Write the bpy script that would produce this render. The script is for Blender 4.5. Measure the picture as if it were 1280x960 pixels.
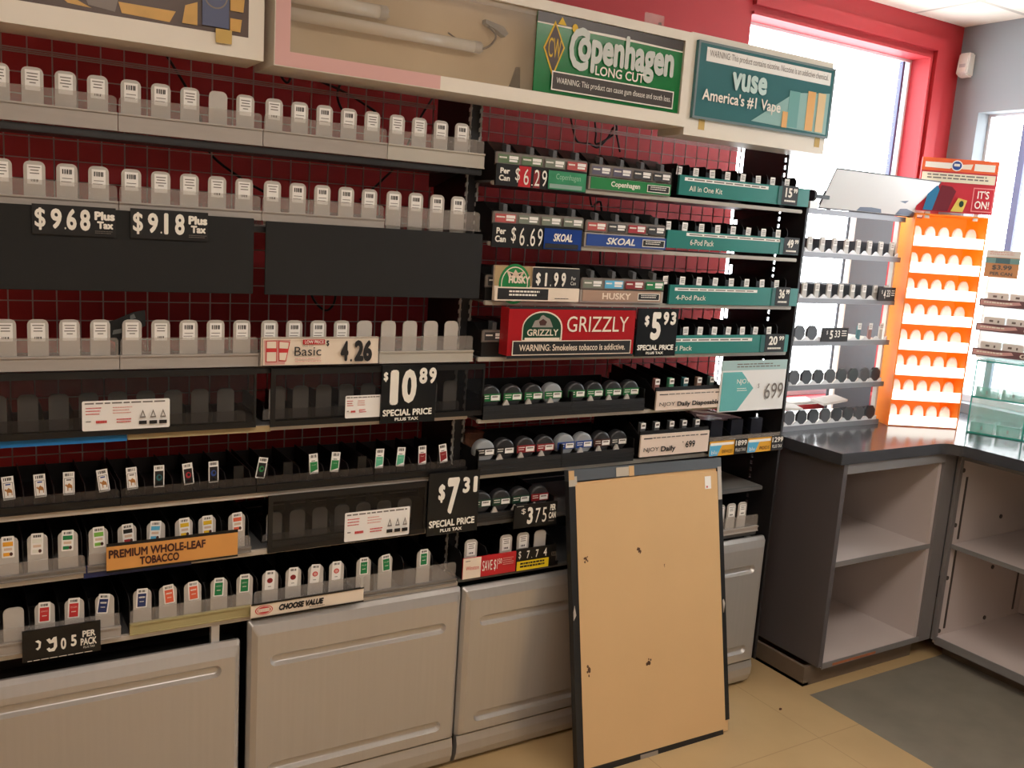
import bpy, bmesh, math, random
from mathutils import Matrix, Vector
random.seed(11)
for o in list(bpy.data.objects): bpy.data.objects.remove(o)
SC = bpy.context.scene; COL = SC.collection
# ------------------------------------------------------------------ camera
HC = 1.623; F = 1140.42; YAW, PITCH, ROLL = .554272, -.169511, .0663632
_c, _s = math.cos(YAW), math.sin(YAW)
_F = Vector((_s*math.cos(PITCH), _c*math.cos(PITCH), math.sin(PITCH))); _R = Vector((_c, -_s, 0)); _U = _R.cross(_F)
_R2 = math.cos(ROLL)*_R + math.sin(ROLL)*_U; _U2 = -math.sin(ROLL)*_R + math.cos(ROLL)*_U
cam = bpy.data.cameras.new('camera'); camo = bpy.data.objects.new('camera', cam); COL.objects.link(camo)
camo.matrix_world = Matrix((( _R2.x, _U2.x, -_F.x, 0), (_R2.y, _U2.y, -_F.y, 0), (_R2.z, _U2.z, -_F.z, HC), (0, 0, 0, 1)))
cam.sensor_width = 36; cam.lens = 36*F/1280; cam.clip_start = .05; SC.camera = camo
# ------------------------------------------------------------------ light
SC.view_settings.view_transform = 'Standard'; SC.view_settings.look = 'None'; SC.view_settings.gamma = 1
SC.view_settings.use_curve_mapping = False; SC.view_settings.exposure = 0.0
SKY = 8.0; LAMP = 10.0
w = bpy.data.worlds.new('daylight'); SC.world = w; w.use_nodes = True
w.node_tree.nodes['Background'].inputs[0].default_value = (.93, .97, 1, 1); w.node_tree.nodes['Background'].inputs[1].default_value = SKY

def A(px, py, Y):           # a point of the photo on the plane y = Y, as (x, z)
    d = _R2*((px-640)/F) - _U2*((py-480)/F) + _F
    t = Y/d.y
    return d.x*t, HC + d.z*t
# ------------------------------------------------------------------ materials
def lin(c): return tuple((v/255/12.92 if v/255 <= .04045 else ((v/255+.055)/1.055)**2.4) for v in c)
MATS = {}
def mat(name, rgb, rough=.5, metal=0., noise=0., nscale=20., bump=0., spec=.5, emit=0., trans=0., stretch=None):
    """trans > 0 mixes in a transparent shader: clear and smoked plastics"""
    if name in MATS: return MATS[name]
    m = bpy.data.materials.new(name); m.use_nodes = True; nt = m.node_tree; p = nt.nodes['Principled BSDF']
    c = (*lin(rgb), 1); p.inputs['Base Color'].default_value = c; p.inputs['Roughness'].default_value = rough
    p.inputs['Metallic'].default_value = metal; p.inputs['Specular IOR Level'].default_value = spec
    if emit: p.inputs['Emission Color'].default_value = c; p.inputs['Emission Strength'].default_value = emit
    if noise or bump:
        tc = nt.nodes.new('ShaderNodeTexCoord'); n = nt.nodes.new('ShaderNodeTexNoise'); n.inputs['Scale'].default_value = nscale
        n.inputs['Detail'].default_value = 5
        if stretch:
            mp = nt.nodes.new('ShaderNodeMapping'); mp.inputs['Scale'].default_value = stretch
            nt.links.new(tc.outputs['Object'], mp.inputs[0]); nt.links.new(mp.outputs[0], n.inputs['Vector'])
        else: nt.links.new(tc.outputs['Object'], n.inputs['Vector'])
        if noise:
            r = nt.nodes.new('ShaderNodeMix'); r.data_type = 'RGBA'
            r.inputs[6].default_value = (*[v*(1-noise) for v in c[:3]], 1); r.inputs[7].default_value = (*[min(1, v*(1+noise)) for v in c[:3]], 1)
            nt.links.new(n.outputs['Fac'], r.inputs[0]); nt.links.new(r.outputs[2], p.inputs['Base Color'])
        if bump:
            b = nt.nodes.new('ShaderNodeBump'); b.inputs['Strength'].default_value = bump; b.inputs['Distance'].default_value = .002
            nt.links.new(n.outputs['Fac'], b.inputs['Height']); nt.links.new(b.outputs[0], p.inputs['Normal'])
    if trans:
        t = nt.nodes.new('ShaderNodeBsdfTransparent'); t.inputs[0].default_value = (1, 1, 1, 1)
        mx = nt.nodes.new('ShaderNodeMixShader'); mx.inputs[0].default_value = trans
        out = nt.nodes['Material Output']
        nt.links.new(p.outputs[0], mx.inputs[1]); nt.links.new(t.outputs[0], mx.inputs[2]); nt.links.new(mx.outputs[0], out.inputs[0])
    MATS[name] = m; return m
def translucent(name, rgb, fac=.5, rough=.3, emit=0):
    if name in MATS: return MATS[name]
    m = mat(name, rgb, rough); nt = m.node_tree; t = nt.nodes.new('ShaderNodeBsdfTranslucent'); t.inputs[0].default_value = (*lin(rgb), 1)
    mx = nt.nodes.new('ShaderNodeMixShader'); mx.inputs[0].default_value = fac
    nt.links.new(nt.nodes['Principled BSDF'].outputs[0], mx.inputs[1]); nt.links.new(t.outputs[0], mx.inputs[2])
    if emit:
        p = nt.nodes['Principled BSDF']; p.inputs['Emission Color'].default_value = (*lin(rgb), 1); p.inputs['Emission Strength'].default_value = emit
    nt.links.new(mx.outputs[0], nt.nodes['Material Output'].inputs[0]); return m
def tiles(name, rgb, grout, sx, sy, gap=.004, rough=.4, noise=.1, nscale=6):
    m = mat(name, rgb, rough, noise=noise, nscale=nscale); nt = m.node_tree; p = nt.nodes['Principled BSDF']
    src = p.inputs['Base Color'].links[0].from_socket
    br = nt.nodes.new('ShaderNodeTexBrick'); br.offset = 0; br.inputs['Scale'].default_value = 1
    br.inputs['Brick Width'].default_value = sx; br.inputs['Row Height'].default_value = sy; br.inputs['Mortar Size'].default_value = gap
    br.inputs['Mortar'].default_value = (*lin(grout), 1)
    g = nt.nodes.new('ShaderNodeNewGeometry'); nt.links.new(g.outputs['Position'], br.inputs['Vector'])
    nt.links.new(src, br.inputs['Color1']); nt.links.new(src, br.inputs['Color2']); nt.links.new(br.outputs[0], p.inputs['Base Color']); return m
BLK = mat('black_plastic', (14, 13, 13), .45); BLKM = mat('matte_black_card', (25, 25, 24), .8, noise=.12, nscale=30)
DKP = mat('black_powder_coat', (34, 32, 34), .5); CHAR = mat('charcoal_plastic', (36, 37, 39), .4)
RED = mat('red_wall_paint', (180, 44, 50), .55, noise=.08, nscale=3)
GREYW = mat('grey_wall_paint', (138, 144, 148), .6, noise=.04, nscale=4)
WHT = mat('white_plastic', (228, 224, 216), .4); CREAM = mat('cream_white_paint', (238, 230, 216), .4, noise=.04, nscale=8)
PAD = mat('frosted_white_plastic', (192, 186, 178), .35, noise=.06, nscale=40)
PAPER = mat('white_paper', (246, 243, 238), .6); INK = mat('black_ink', (24, 22, 22), .6); GREYINK = mat('grey_print', (120, 112, 106), .6)
CLEAR = mat('clear_acrylic', (205, 196, 188), .12, trans=.80); CLEAR2 = mat('clear_thin_divider', (200, 192, 186), .15, trans=.8)
GLASS = mat('window_glass', (235, 245, 250), .02, trans=.93)
RAIL = mat('grey_price_rail', (172, 164, 156), .3, noise=.1, nscale=12, stretch=(1, 1, 6)); RAILW = mat('pale_grey_rail', (190, 184, 172), .4)
RAILY = mat('yellowed_price_rail', (176, 164, 118), .35, noise=.12, nscale=14)
STEEL = mat('galvanised_steel', (200, 196, 190), .35, metal=.25); WIRE = mat('grey_wire', (186, 168, 164), .4, metal=.2)
BAR = mat('pale_shelf_edge', (205, 196, 184), .45, noise=.06, nscale=10)
SHELFG = mat('grey_shelf_enamel', (96, 96, 96), .45); SILVER = mat('silver_door_laminate', (200, 197, 194), .30, metal=.6, noise=.05, nscale=3, stretch=(30, 1, 1))
SMOKE = mat('smoked_acrylic', (26, 27, 30), .05, trans=.58); SMOKE2 = mat('smoked_backing', (40, 40, 42), .5)
BLUET = mat('blue_tape', (20, 120, 190), .6, noise=.12, nscale=30); TAN = mat('tan_strip', (176, 156, 116), .6, noise=.1, nscale=20)
NAVY = mat('navy_strip', (34, 44, 96), .5); ORANGE_T = mat('kraft_orange_card', (226, 160, 84), .6, noise=.1, nscale=14); BROWN = mat('brown_ink', (74, 36, 26), .6)
GREEN = mat('green_print', (34, 132, 70), .35, noise=.12, nscale=6); TEAL = mat('teal_print', (40, 128, 120), .3, noise=.12, nscale=5)
TEALS = mat('teal_film_sign', (66, 118, 122), .2, noise=.12, nscale=5)
REDP = mat('red_print', (196, 36, 44), .35); REDL = mat('red_label', (206, 52, 52), .5); PINK = mat('pink_print', (226, 170, 160), .6)
BLUEP = mat('blue_print', (40, 74, 150), .35); YEL = mat('yellow_print', (236, 206, 30), .5); BEIGE = mat('beige_print', (222, 196, 172), .5)
LETW = mat('white_ink', (245, 240, 228), .5); CREAMP = mat('cream_print', (240, 224, 204), .5)
ALU = mat('silver_laminate_edge', (178, 176, 176), .4)
# ------------------------------------------------------------------ mesh tools
class MB:
    def __init__(s): s.bm = bmesh.new(); s.mats = []; s.mi = 0
    def m(s, ma):
        if ma not in s.mats: s.mats.append(ma)
        s.mi = s.mats.index(ma); return s
    def _f(s, vs):
        try: f = s.bm.faces.new(vs); f.material_index = s.mi; return f
        except ValueError: return None
    def box(s, x0, x1, y0, y1, z0, z1):
        v = [s.bm.verts.new((x, y, z)) for x in (x0, x1) for y in (y0, y1) for z in (z0, z1)]
        for q in ((0, 1, 3, 2), (4, 6, 7, 5), (0, 4, 5, 1), (2, 3, 7, 6), (0, 2, 6, 4), (1, 5, 7, 3)): s._f([v[i] for i in q])
        return s
    def prism(s, pts, a, b, axis='y'):     # polygon pts extruded between a and b; axis y: pts=(x,z); axis x: pts=(y,z); axis z: pts=(x,y)
        def P(p, t): return (p[0], t, p[1]) if axis == 'y' else ((t, p[0], p[1]) if axis == 'x' else (p[0], p[1], t))
        A_ = [s.bm.verts.new(P(p, a)) for p in pts]; B_ = [s.bm.verts.new(P(p, b)) for p in pts]
        s._f(A_); s._f(B_[::-1]); n = len(pts)
        for i in range(n): s._f([A_[i], B_[i], B_[(i+1) % n], A_[(i+1) % n]])
        return s
    def cyl(s, p, q, r, n=16, r2=None, caps=True):
        p, q = Vector(p), Vector(q); d = (q-p).normalized(); u = d.orthogonal().normalized(); v = d.cross(u); r2 = r if r2 is None else r2
        a = [s.bm.verts.new(p+(u*math.cos(t)+v*math.sin(t))*r) for t in [2*math.pi*i/n for i in range(n)]]
        b = [s.bm.verts.new(q+(u*math.cos(t)+v*math.sin(t))*r2) for t in [2*math.pi*i/n for i in range(n)]]
        for i in range(n): s._f([a[i], a[(i+1) % n], b[(i+1) % n], b[i]])
        if caps: s._f(a[::-1]); s._f(b)
        return s
    def tube(s, pts, r, n=8):
        pts = smooth(pts)
        prev = None
        for i, p in enumerate(pts):
            d = (pts[min(i+1, len(pts)-1)]-pts[max(i-1, 0)]).normalized(); u = Vector((.13, .97, .2)).cross(d).normalized(); v = d.cross(u)
            ring = [s.bm.verts.new(p+(u*math.cos(t)+v*math.sin(t))*r) for t in [2*math.pi*k/n for k in range(n)]]
            if prev:
                for k in range(n): s._f([prev[k], prev[(k+1) % n], ring[(k+1) % n], ring[k]])
            else: s._f(ring[::-1])
            prev = ring
        s._f(prev); return s
    def lathe(s, prof, c, axis='y', n=28):   # prof = (r, t) along axis from c
        rings = []
        for r, t in prof:
            ring = []
            for k in range(n):
                a = 2*math.pi*k/n; x, z = r*math.cos(a), r*math.sin(a)
                ring.append(s.bm.verts.new((c[0]+x, c[1]+t, c[2]+z) if axis == 'y' else (c[0]+x, c[1]+z, c[2]+t)))
            rings.append(ring)
        for a, b in zip(rings, rings[1:]):
            for k in range(n): s._f([a[k], a[(k+1) % n], b[(k+1) % n], b[k]])
        s._f(rings[0][::-1]); s._f(rings[-1]); return s
    def quad(s, *p): s._f([s.bm.verts.new(q) for q in p]); return s
    def mesh(s, name, mats=None, bevel=0, smooth_=False):
        if bevel: bmesh.ops.bevel(s.bm, geom=[e for e in s.bm.edges], offset=bevel, segments=2, affect='EDGES', clamp_overlap=True)
        bmesh.ops.recalc_face_normals(s.bm, faces=s.bm.faces)
        me = bpy.data.meshes.new(name); s.bm.to_mesh(me); s.bm.free()
        for ma in (mats or s.mats): me.materials.append(ma)
        if smooth_:
            for p in me.polygons: p.use_smooth = True
        return me
def smooth(pts, n=6):
    pts = [Vector(p) for p in pts]; out = []
    for i in range(len(pts)-1):
        p0, p1, p2, p3 = pts[max(i-1, 0)], pts[i], pts[i+1], pts[min(i+2, len(pts)-1)]
        for k in range(n):
            t = k/n; out.append(.5*((2*p1)+(p2-p0)*t+(2*p0-5*p1+4*p2-p3)*t*t+(3*p1-p0-3*p2+p3)*t**3))
    return out+[pts[-1]]
def rrect(x0, x1, z0, z1, r, corners=(1, 1, 1, 1), n=5):     # corners: bl br tr tl
    out = []
    for (cx, cz, a0, on) in ((x0+r, z0+r, math.pi, corners[0]), (x1-r, z0+r, 1.5*math.pi, corners[1]), (x1-r, z1-r, 0, corners[2]), (x0+r, z1-r, .5*math.pi, corners[3])):
        if on: out += [(cx+r*math.cos(a0+k*math.pi/2/n), cz+r*math.sin(a0+k*math.pi/2/n)) for k in range(n+1)]
        else: out.append((cx+math.copysign(r, math.cos(a0+math.pi/4)), cz+math.copysign(r, math.sin(a0+math.pi/4))))
    return out
def ell(cx, cz, rx, rz, n=28): return [(cx+rx*math.cos(2*math.pi*k/n), cz+rz*math.sin(2*math.pi*k/n)) for k in range(n)]
def mk(name, me, parent=None, loc=None, rot=None):
    o = bpy.data.objects.new(name, me); COL.objects.link(o); o.parent = parent
    if loc: o.location = loc
    if rot: o.rotation_euler = rot
    return o
def part(name, mb, ma, parent, bevel=0, sm=False, loc=None, label=None):
    o = mk(name, mb.mesh(name, [ma] if not mb.mats else None, bevel, sm), parent, loc)
    if label: o['label'] = label
    return o
def tag(o, label, cat, group=None):
    o['label'] = label; o['category'] = cat
    if group: o['group'] = group
    return o
def thing(name, label, cat, loc=(0, 0, 0), rz=0, group=None, rot=None):
    o = mk(name, None, None, loc, rot or (0, 0, rz)); o.empty_display_size = .05
    return tag(o, label, cat, group)
def struct(name, mb, ma=None, parent=None):
    o = mk(name, mb.mesh(name, None if mb.mats else [ma]), parent)
    if parent is None: o['kind'] = 'structure'
    return o
ORD = ['first', 'second', 'third', 'fourth', 'fifth', 'sixth', 'seventh', 'eighth', 'ninth', 'tenth']
# ------------------------------------------------------------------ lettering
_dg = None
def text_mesh(body, x0, x1, z0, z1, y, ma, bold=0., shear=0.):
    cu = bpy.data.curves.new('lettering', 'FONT'); cu.body = body; cu.size = 1; cu.shear = shear; cu.resolution_u = 3
    cu.align_x = 'CENTER'; cu.space_line = .95
    o = bpy.data.objects.new('tmp', cu); COL.objects.link(o)
    dg = bpy.context.evaluated_depsgraph_get(); me = bpy.data.meshes.new_from_object(o.evaluated_get(dg))
    bpy.data.objects.remove(o); bpy.data.curves.remove(cu)
    if bold > 0:
        bm = bmesh.new(); bm.from_mesh(me); base = list(bm.verts)+list(bm.edges)+list(bm.faces); b_ = bold*1.9
        for kk, (dx, dy) in enumerate(((b_, 0), (-b_, 0), (0, b_), (0, -b_), (b_*.7, b_*.7), (-b_*.7, b_*.7), (b_*.7, -b_*.7), (-b_*.7, -b_*.7))):
            g = bmesh.ops.duplicate(bm, geom=base)['geom']
            for v in g:
                if isinstance(v, bmesh.types.BMVert): v.co.x += dx; v.co.y += dy; v.co.z = kk+1
        bm.to_mesh(me); bm.free()
    xs = [v.co.x for v in me.vertices]; ys = [v.co.y for v in me.vertices]
    ax, bx, ay, by = min(xs), max(xs), min(ys), max(ys)
    for v in me.vertices: v.co = (x0+(v.co.x-ax)/(bx-ax)*(x1-x0), y-2.5e-5*v.co.z, z0+(v.co.y-ay)/(by-ay)*(z1-z0))
    me.materials.clear(); me.materials.append(ma); me.name = 'lettering'; return me
class Board:
    """a flat sign: u runs left to right, v top to bottom, both 0..1 on its face; local origin bottom left, face at local y=0"""
    def __init__(s, name, label, cat, x0, x1, z0, z1, Y, ma, th=.006, group=None, rot=None, edge=None, parent=None, r=0, pname='board'):
        s.w, s.h, s.k = x1-x0, z1-z0, 0
        s.ox = s.oz = 0; s.oy = 0
        if parent is None: s.t = thing(name, label, cat, (x0, Y, z0), group=group, rot=rot); pn = pname
        else: s.t = parent; s.ox, s.oy, s.oz = x0, Y, z0; pn = name
        mb = MB()
        if r: mb.prism(rrect(s.ox, s.ox+s.w, s.oz, s.oz+s.h, r), s.oy, s.oy+th)
        else: mb.box(s.ox, s.ox+s.w, s.oy, s.oy+th, s.oz, s.oz+s.h)
        s.p = part(pn, mb, ma, s.t)
        s.on = s.p if parent is not None else s.t
    def X(s, u): return s.ox+u*s.w
    def Z(s, v): return s.oz+(1-v)*s.h
    def y(s): s.k += 1; return s.oy-.0005*s.k
    def text(s, body, u0, v0, u1, v1, ma=None, bold=.0, shear=0, name='lettering'):
        o = mk(name, text_mesh(body, s.X(u0), s.X(u1), s.Z(v1), s.Z(v0), s.y(), ma or LETW, bold, shear), s.on); return s
    def poly(s, pts, ma, name='printed_panel', label=None):
        y = s.y(); mb = MB(); mb.prism([(s.X(u), s.Z(v)) for u, v in pts], y, y+.0004); part(name, mb, ma, s.on, label=label); return s
    def rect(s, u0, v0, u1, v1, ma, name='printed_panel', label=None): return s.poly([(u0, v1), (u1, v1), (u1, v0), (u0, v0)], ma, name, label)
    def ellipse(s, u, v, ru, rv, ma, name='emblem', label=None): return s.poly(ell(u, v, ru, rv), ma, name, label)
    def ring(s, u, v, ru, rv, k, ma, name='emblem_ring'):
        y = s.y(); mb = MB(); a, b = ell(u, v, ru, rv), ell(u, v, ru*(1-k), rv*(1-k*1.0)); n = len(a)
        for i in range(n): mb.quad(*[(s.X(p[0]), y, s.Z(p[1])) for p in (a[i], a[(i+1) % n], b[(i+1) % n], b[i])])
        part(name, mb, ma, s.on); return s
    def frame(s, u0, v0, u1, v1, tu, tv, ma, name='printed_border'):
        y = s.y(); mb = MB()
        for a, b, c, d in ((u0, v0, u1, v0+tv), (u0, v1-tv, u1, v1), (u0, v0+tv, u0+tu, v1-tv), (u1-tu, v0+tv, u1, v1-tv)):
            mb.box(s.X(a), s.X(c), y, y+.0004, s.Z(d), s.Z(b))
        part(name, mb, ma, s.on); return s
    def lines(s, u0, u1, v0, v1, n, ma, fill=.45, name='fine_print', ragged=.2):
        y = s.y(); mb = MB()
        for i in range(n):
            a = v0+(v1-v0)*i/n; b = a+(v1-v0)/n*fill; u = u0
            e = u1-(u1-u0)*ragged*random.random()
            while u < e:
                l = (u1-u0)*random.uniform(.05, .14); mb.box(s.X(u), s.X(min(u+l, e)), y, y+.0003, s.Z(b), s.Z(a)); u += l+(u1-u0)*.02
        part(name, mb, ma, s.on); return s
    def tri(s, u, v, ru, rv, ma, name='recycling_mark'):
        y = s.y(); mb = MB(); a = [(u, v-rv), (u+ru, v+rv), (u-ru, v+rv)]; b = [(u, v-rv*.4), (u+ru*.55, v+rv*.68), (u-ru*.55, v+rv*.68)]
        for i in range(3): mb.quad(*[(s.X(p[0]), y, s.Z(p[1])) for p in (a[i], a[(i+1) % 3], b[(i+1) % 3], b[i])])
        part(name, mb, ma, s.on); return s
def pxboard(name, label, cat, lt, rb, Y, ma, **k):
    (x0, z1), (x1, z0) = A(*lt, Y), A(*rb, Y); return Board(name, label, cat, x0, x1, z0, z1, Y, ma, **k)
# ================================================================== SETTING
WY, WX, CZ = 2.75, 4.03, 2.67
FT = tiles('beige_floor_tile', (190, 162, 118), (172, 144, 104), .61, .61, .002, .38, .12, 5)
FG = mat('worn_grey_floor', (126, 120, 108), .6, noise=.25, nscale=7)
mb = MB()
mb.m(FT).box(-2.5, 2.645, -3.2, WY+.1, -.1, 0).box(2.645, WX+.1, 2.05, WY+.1, -.1, 0); mb.m(FG).box(2.645, WX+.1, -3.2, 2.05, -.1, 0)
struct('floor', mb)
CT = tiles('ceiling_tile', (236, 228, 214), (190, 184, 172), 1.22, .61, .012, .8, .05, 30)
struct('ceiling', MB().box(-2.5, WX+.1, -3.2, WY+.1, CZ, CZ+.08), CT)
wx0, wx1, wz0, wz1 = 2.685, 3.80, .95, 2.50
mb = MB().box(-2.5, wx0, WY, WY+.12, 0, CZ).box(wx1, WX+.1, WY, WY+.12, 0, CZ).box(wx0, wx1, WY, WY+.12, 0, wz0).box(wx0, wx1, WY, WY+.12, wz1, CZ)
struct('wall_back', mb, RED)
ry0, ry1, rz0, rz1 = .9, 2.62, .95, 2.28
mb = MB().box(WX, WX+.12, -3.2, ry0, 0, CZ).box(WX, WX+.12, ry1, WY, 0, CZ).box(WX, WX+.12, ry0, ry1, 0, rz0).box(WX, WX+.12, ry0, ry1, rz1, CZ)
struct('wall_right', mb, GREYW)
PALE = mat('pale_wall_paint', (222, 212, 198), .7, noise=.05, nscale=3)
struct('wall_left', MB().box(-2.6, -2.5, -3.2, WY+.1, 0, CZ), PALE)
struct('wall_front', MB().box(-2.5, WX, -3.3, -3.2, 0, CZ), PALE)
# window casing (raised red trim with a groove)
mb = MB()
mb.box(wx1+.03, wx1+.10, WY-.022, WY, wz0-.05, wz1+.09).box(wx0, wx1+.03, WY-.022, WY, wz1+.035, wz1+.09)
mb.box(wx1, wx1+.012, WY-.012, WY, wz0, wz1+.012).box(wx0, wx1, WY-.012, WY, wz1, wz1+.012)
struct('trim_1', mb, RED)
mb = MB().box(WX-.018, WX, .9, WY, 0, .1).box(-2.5, 2.5, WY-.015, WY, 0, .1)
struct('baseboard_back', mb, mat('dark_vinyl_base', (60, 56, 54), .6))
WFRAME = mat('white_window_aluminium', (225, 226, 230), .4); MULL = mat('slate_mullion', (92, 96, 128), .4, metal=.2)
def window(n, horiz, a0, a1, z0, z1, at, bars, hbars=()):
    mb = MB(); f = .03
    def bx(u0, u1, d0, d1, zz0, zz1): mb.box(u0, u1, at+d0, at+d1, zz0, zz1) if horiz else mb.box(at+d0, at+d1, u0, u1, zz0, zz1)
    mb.m(WFRAME); bx(a0, a1, .085, .115, z0, z0+f); bx(a0, a1, .085, .115, z1-.012, z1); bx(a0, a0+.012, .085, .115, z0+f, z1-.012); bx(a1-.012, a1, .085, .115, z0+f, z1-.012)
    mb.m(MULL)
    for b, wd in bars: bx(b-wd/2, b+wd/2, .09, .11, z0+f, z1-.012)
    fr = struct('window_%d' % n, mb)
    g = MB()
    if horiz: g.box(a0+.012, a1-.012, at+.098, at+.102, z0+f, z1-.012)
    else: g.box(at+.098, at+.102, a0+.012, a1-.012, z0+f, z1-.012)
    struct('window_pane', g, GLASS, fr)
window(1, True, wx0, wx1, wz0, wz1, WY, [(3.755, .016)])
window(2, False, ry0, ry1, rz0, rz1, WX, [(2.44, .03), (1.6, .03)])
# ceiling troffers: the store's own lamps, overhead behind the photographer
LENS = mat('lamp_diffuser', (255, 243, 231), .5, emit=LAMP)
for i, (x, y, lb) in enumerate(((.2, .55, 'recessed ceiling light over the floor before the left bay'), (2.3, .55, 'recessed ceiling light over the floor before the right bay'), (1.2, -1.6, 'recessed ceiling light towards the front of the store'))):
    t = thing('ceiling_light', lb, 'light', (x, y, CZ), group='ceiling lights')
    part('frame', MB().box(-.62, .62, -.31, -.29, -.02, 0).box(-.62, .62, .29, .31, -.02, 0).box(-.62, -.6, -.29, .29, -.02, 0).box(.6, .62, -.29, .29, -.02, 0), WHT, t)
    part('diffuser', MB().box(-.6, .6, -.29, .29, -.012, -.004), LENS, t)
# ================================================================== WALL RACK
rack = thing('wall_rack', 'black metal wall rack of slotted uprights, wire grids and end panels carrying the shelves', 'shelving', (0, 0, 0))
def grid(x0, x1):
    mb = MB(); y = 2.53; r = .0016
    x = x0
    while x < x1: mb.box(x-r, x+r, y-r, y+r, .55, 2.22); x += .0533
    k = 0; z = .585
    while z < 2.2:
        mb.box(x0, x1, y-3*r, y-r, z-r*.8, z+r*.8)
        if abs(z-1.955) < .024: mb.box(x0, x1, y-.006, y-.002, z-.006, z-.003).box(x0, x1, y-.006, y-.002, z+.003, z+.006)
        z += .0490
    part('wire_grid', mb, WIRE, rack)
grid(.004, 1.235); grid(1.262, 2.49)
for x in (1.246,):
    part('side_panel', MB().box(x-.004, x+.004, 2.335, 2.527, .0, 2.0), DKP, rack)
    part('upright', MB().box(x-.012, x+.028, 2.312, 2.335, .0, 2.2), DKP, rack)
    for dx in (-.013, .021):
        mb = MB(); z = .05
        mb.box(x+dx+.003, x+dx+.006, 2.306, 2.3115, .05, 2.18)
        while z < 2.17:
            mb.prism([(x+dx-.001, z), (x+dx+.006, z+.003), (x+dx+.008, z+.0125), (x+dx+.004, z+.0155), (x+dx-.001, z+.0095)], 2.306, 2.3115); z += .0254
        part('slot_strip', mb, STEEL, rack)
# right end: slotted sheet-metal side, real holes
x = 2.503
mb = MB().box(x, x+.006, 2.332, 2.527, 0, 1.965).box(x, x+.006, 2.312, 2.320, 0, 1.965)
z = .02
while z < 1.95:
    mb.box(x, x+.006, 2.320, 2.332, z, z+.0115); z += .0254
mb.box(x, x+.006, 2.487, 2.527, 1.965, 2.2)
part('upright', mb, DKP, rack)
part('end_panel', MB().prism([(2.205, .10), (2.312, .10), (2.312, 1.765), (2.212, 1.765), (2.205, 1.755)], x, x+.010, 'x'), DKP, rack)
part('foot', MB().box(.02, 2.49, 2.515, 2.535, 0, .06), BLK, rack)
part('lower_back', MB().box(.002, 2.49, 2.528, 2.533, .06, .80), DKP, rack)
# cables
def cable(lb, pts, r=.0035): tag(mk('cable', MB().tube([(A(px, py, Y)[0], Y, A(px, py, Y)[1]) for px, py, Y in pts], r).mesh('cable', [BLK], smooth_=True)), lb, 'cable', 'cables behind the wire grid')
cable('black cable running slantwise behind the grid above the top left shelf', [(195, 48, 2.535), (215, 80, 2.535), (232, 108, 2.535), (248, 140, 2.535), (262, 190, 2.535), (300, 222, 2.535), (330, 240, 2.535)])
cable('black cable looping below the empty light box', [(343, 76, 2.535), (352, 96, 2.535), (360, 103, 2.535), (368, 90, 2.535), (385, 96, 2.535), (420, 110, 2.535), (446, 124, 2.535), (470, 140, 2.535)])
cable('black cable dropping behind the top shelf near the light box middle', [(430, 95, 2.535), (422, 115, 2.535), (425, 132, 2.535), (436, 150, 2.535)])
cable('black cable hooked behind the grid near the slotted upright', [(548, 112, 2.535), (536, 130, 2.535), (524, 150, 2.535), (500, 200, 2.535), (478, 225, 2.535), (450, 250, 2.535)])
cable('black cable loop hanging below the right blank black panel', [(388, 366, 2.535), (396, 380, 2.535), (408, 388, 2.535), (417, 380, 2.535), (420, 366, 2.535)])
cable('black cable with plug hanging below the green sign', [(712, 138, 2.535), (716, 160, 2.535), (722, 177, 2.535), (737, 180, 2.535), (748, 184, 2.535), (760, 172, 2.535), (768, 160, 2.535), (775, 190, 2.535)])
cable('black cable crossing behind the grid under the green sign', [(742, 138, 2.535), (745, 165, 2.535), (746, 180, 2.535), (770, 165, 2.535), (768, 150, 2.535)])
cable('short black cable hanging between the first two shelves of the right bay', [(737, 240, 2.535), (740, 258, 2.535), (748, 252, 2.535), (752, 262, 2.535), (750, 330, 2.535)])
# ================================================================== SHELVES
def shelf(label, x0, x1, z0, z1, edge=BAR, Yf=2.222, plate=SHELFG, group='metal shelves of the rack', back=2.52):
    t = thing('metal_shelf', label, 'shelf', ((x0+x1)/2, Yf, z0), group=group); w = (x1-x0)/2
    part('shelf_plate', MB().box(-w, w, .012, back-Yf, z1-z0-.006, z1-z0), plate, t)
    part('front_edge', MB().box(-w, w, 0, .012, 0, z1-z0), edge, t, bevel=.002)
    for s in (-1, 1): part('bracket', MB().prism([(.10, z1-z0-.006), (back-Yf, z1-z0-.006), (back-Yf, -.03), (back-Yf-.03, -.03)], s*(w-.012)-.002, s*(w-.012)+.002, 'x'), DKP, t)
    return t
shelf('grey shelf at the top of the left bay carrying the first row of paddles', .0, 1.235, 1.756, 1.772, CHAR)
shelf('shelf hidden behind the two blank black panels in the left bay', .0, 1.235, 1.572, 1.586, CHAR)
shelf('shelf of the left bay just above the smoked flaps', .0, 1.235, 1.226, 1.240, CHAR)
shelf('shelf edged with blue and tan tape under the smoked flaps', .0, 1.235, 1.079, 1.092, BAR)
shelf('white edged shelf under the row of small picture cards', .0, 1.235, .906, .921, BAR)
shelf('shelf of the left bay behind the orange tobacco sign', .0, 1.235, .752, .766, BAR)
shelf('lowest shelf of the left bay just above the silver doors', .0, 1.235, .578, .592, BAR)
RB = 'right bay shelves'
shelf('top shelf of the right bay under the green strip', 1.262, 2.49, 1.735, 1.747, RAILW, 2.21)
shelf('second shelf of the right bay under the blue strip', 1.262, 2.49, 1.570, 1.582, RAILW, 2.21)
shelf('third shelf of the right bay under the tan strip', 1.262, 2.49, 1.405, 1.418, RAILW, 2.21)
shelf('shelf of the right bay under the red bear sign', 1.25, 2.49, 1.245, 1.258, RAILW, 2.21)
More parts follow.
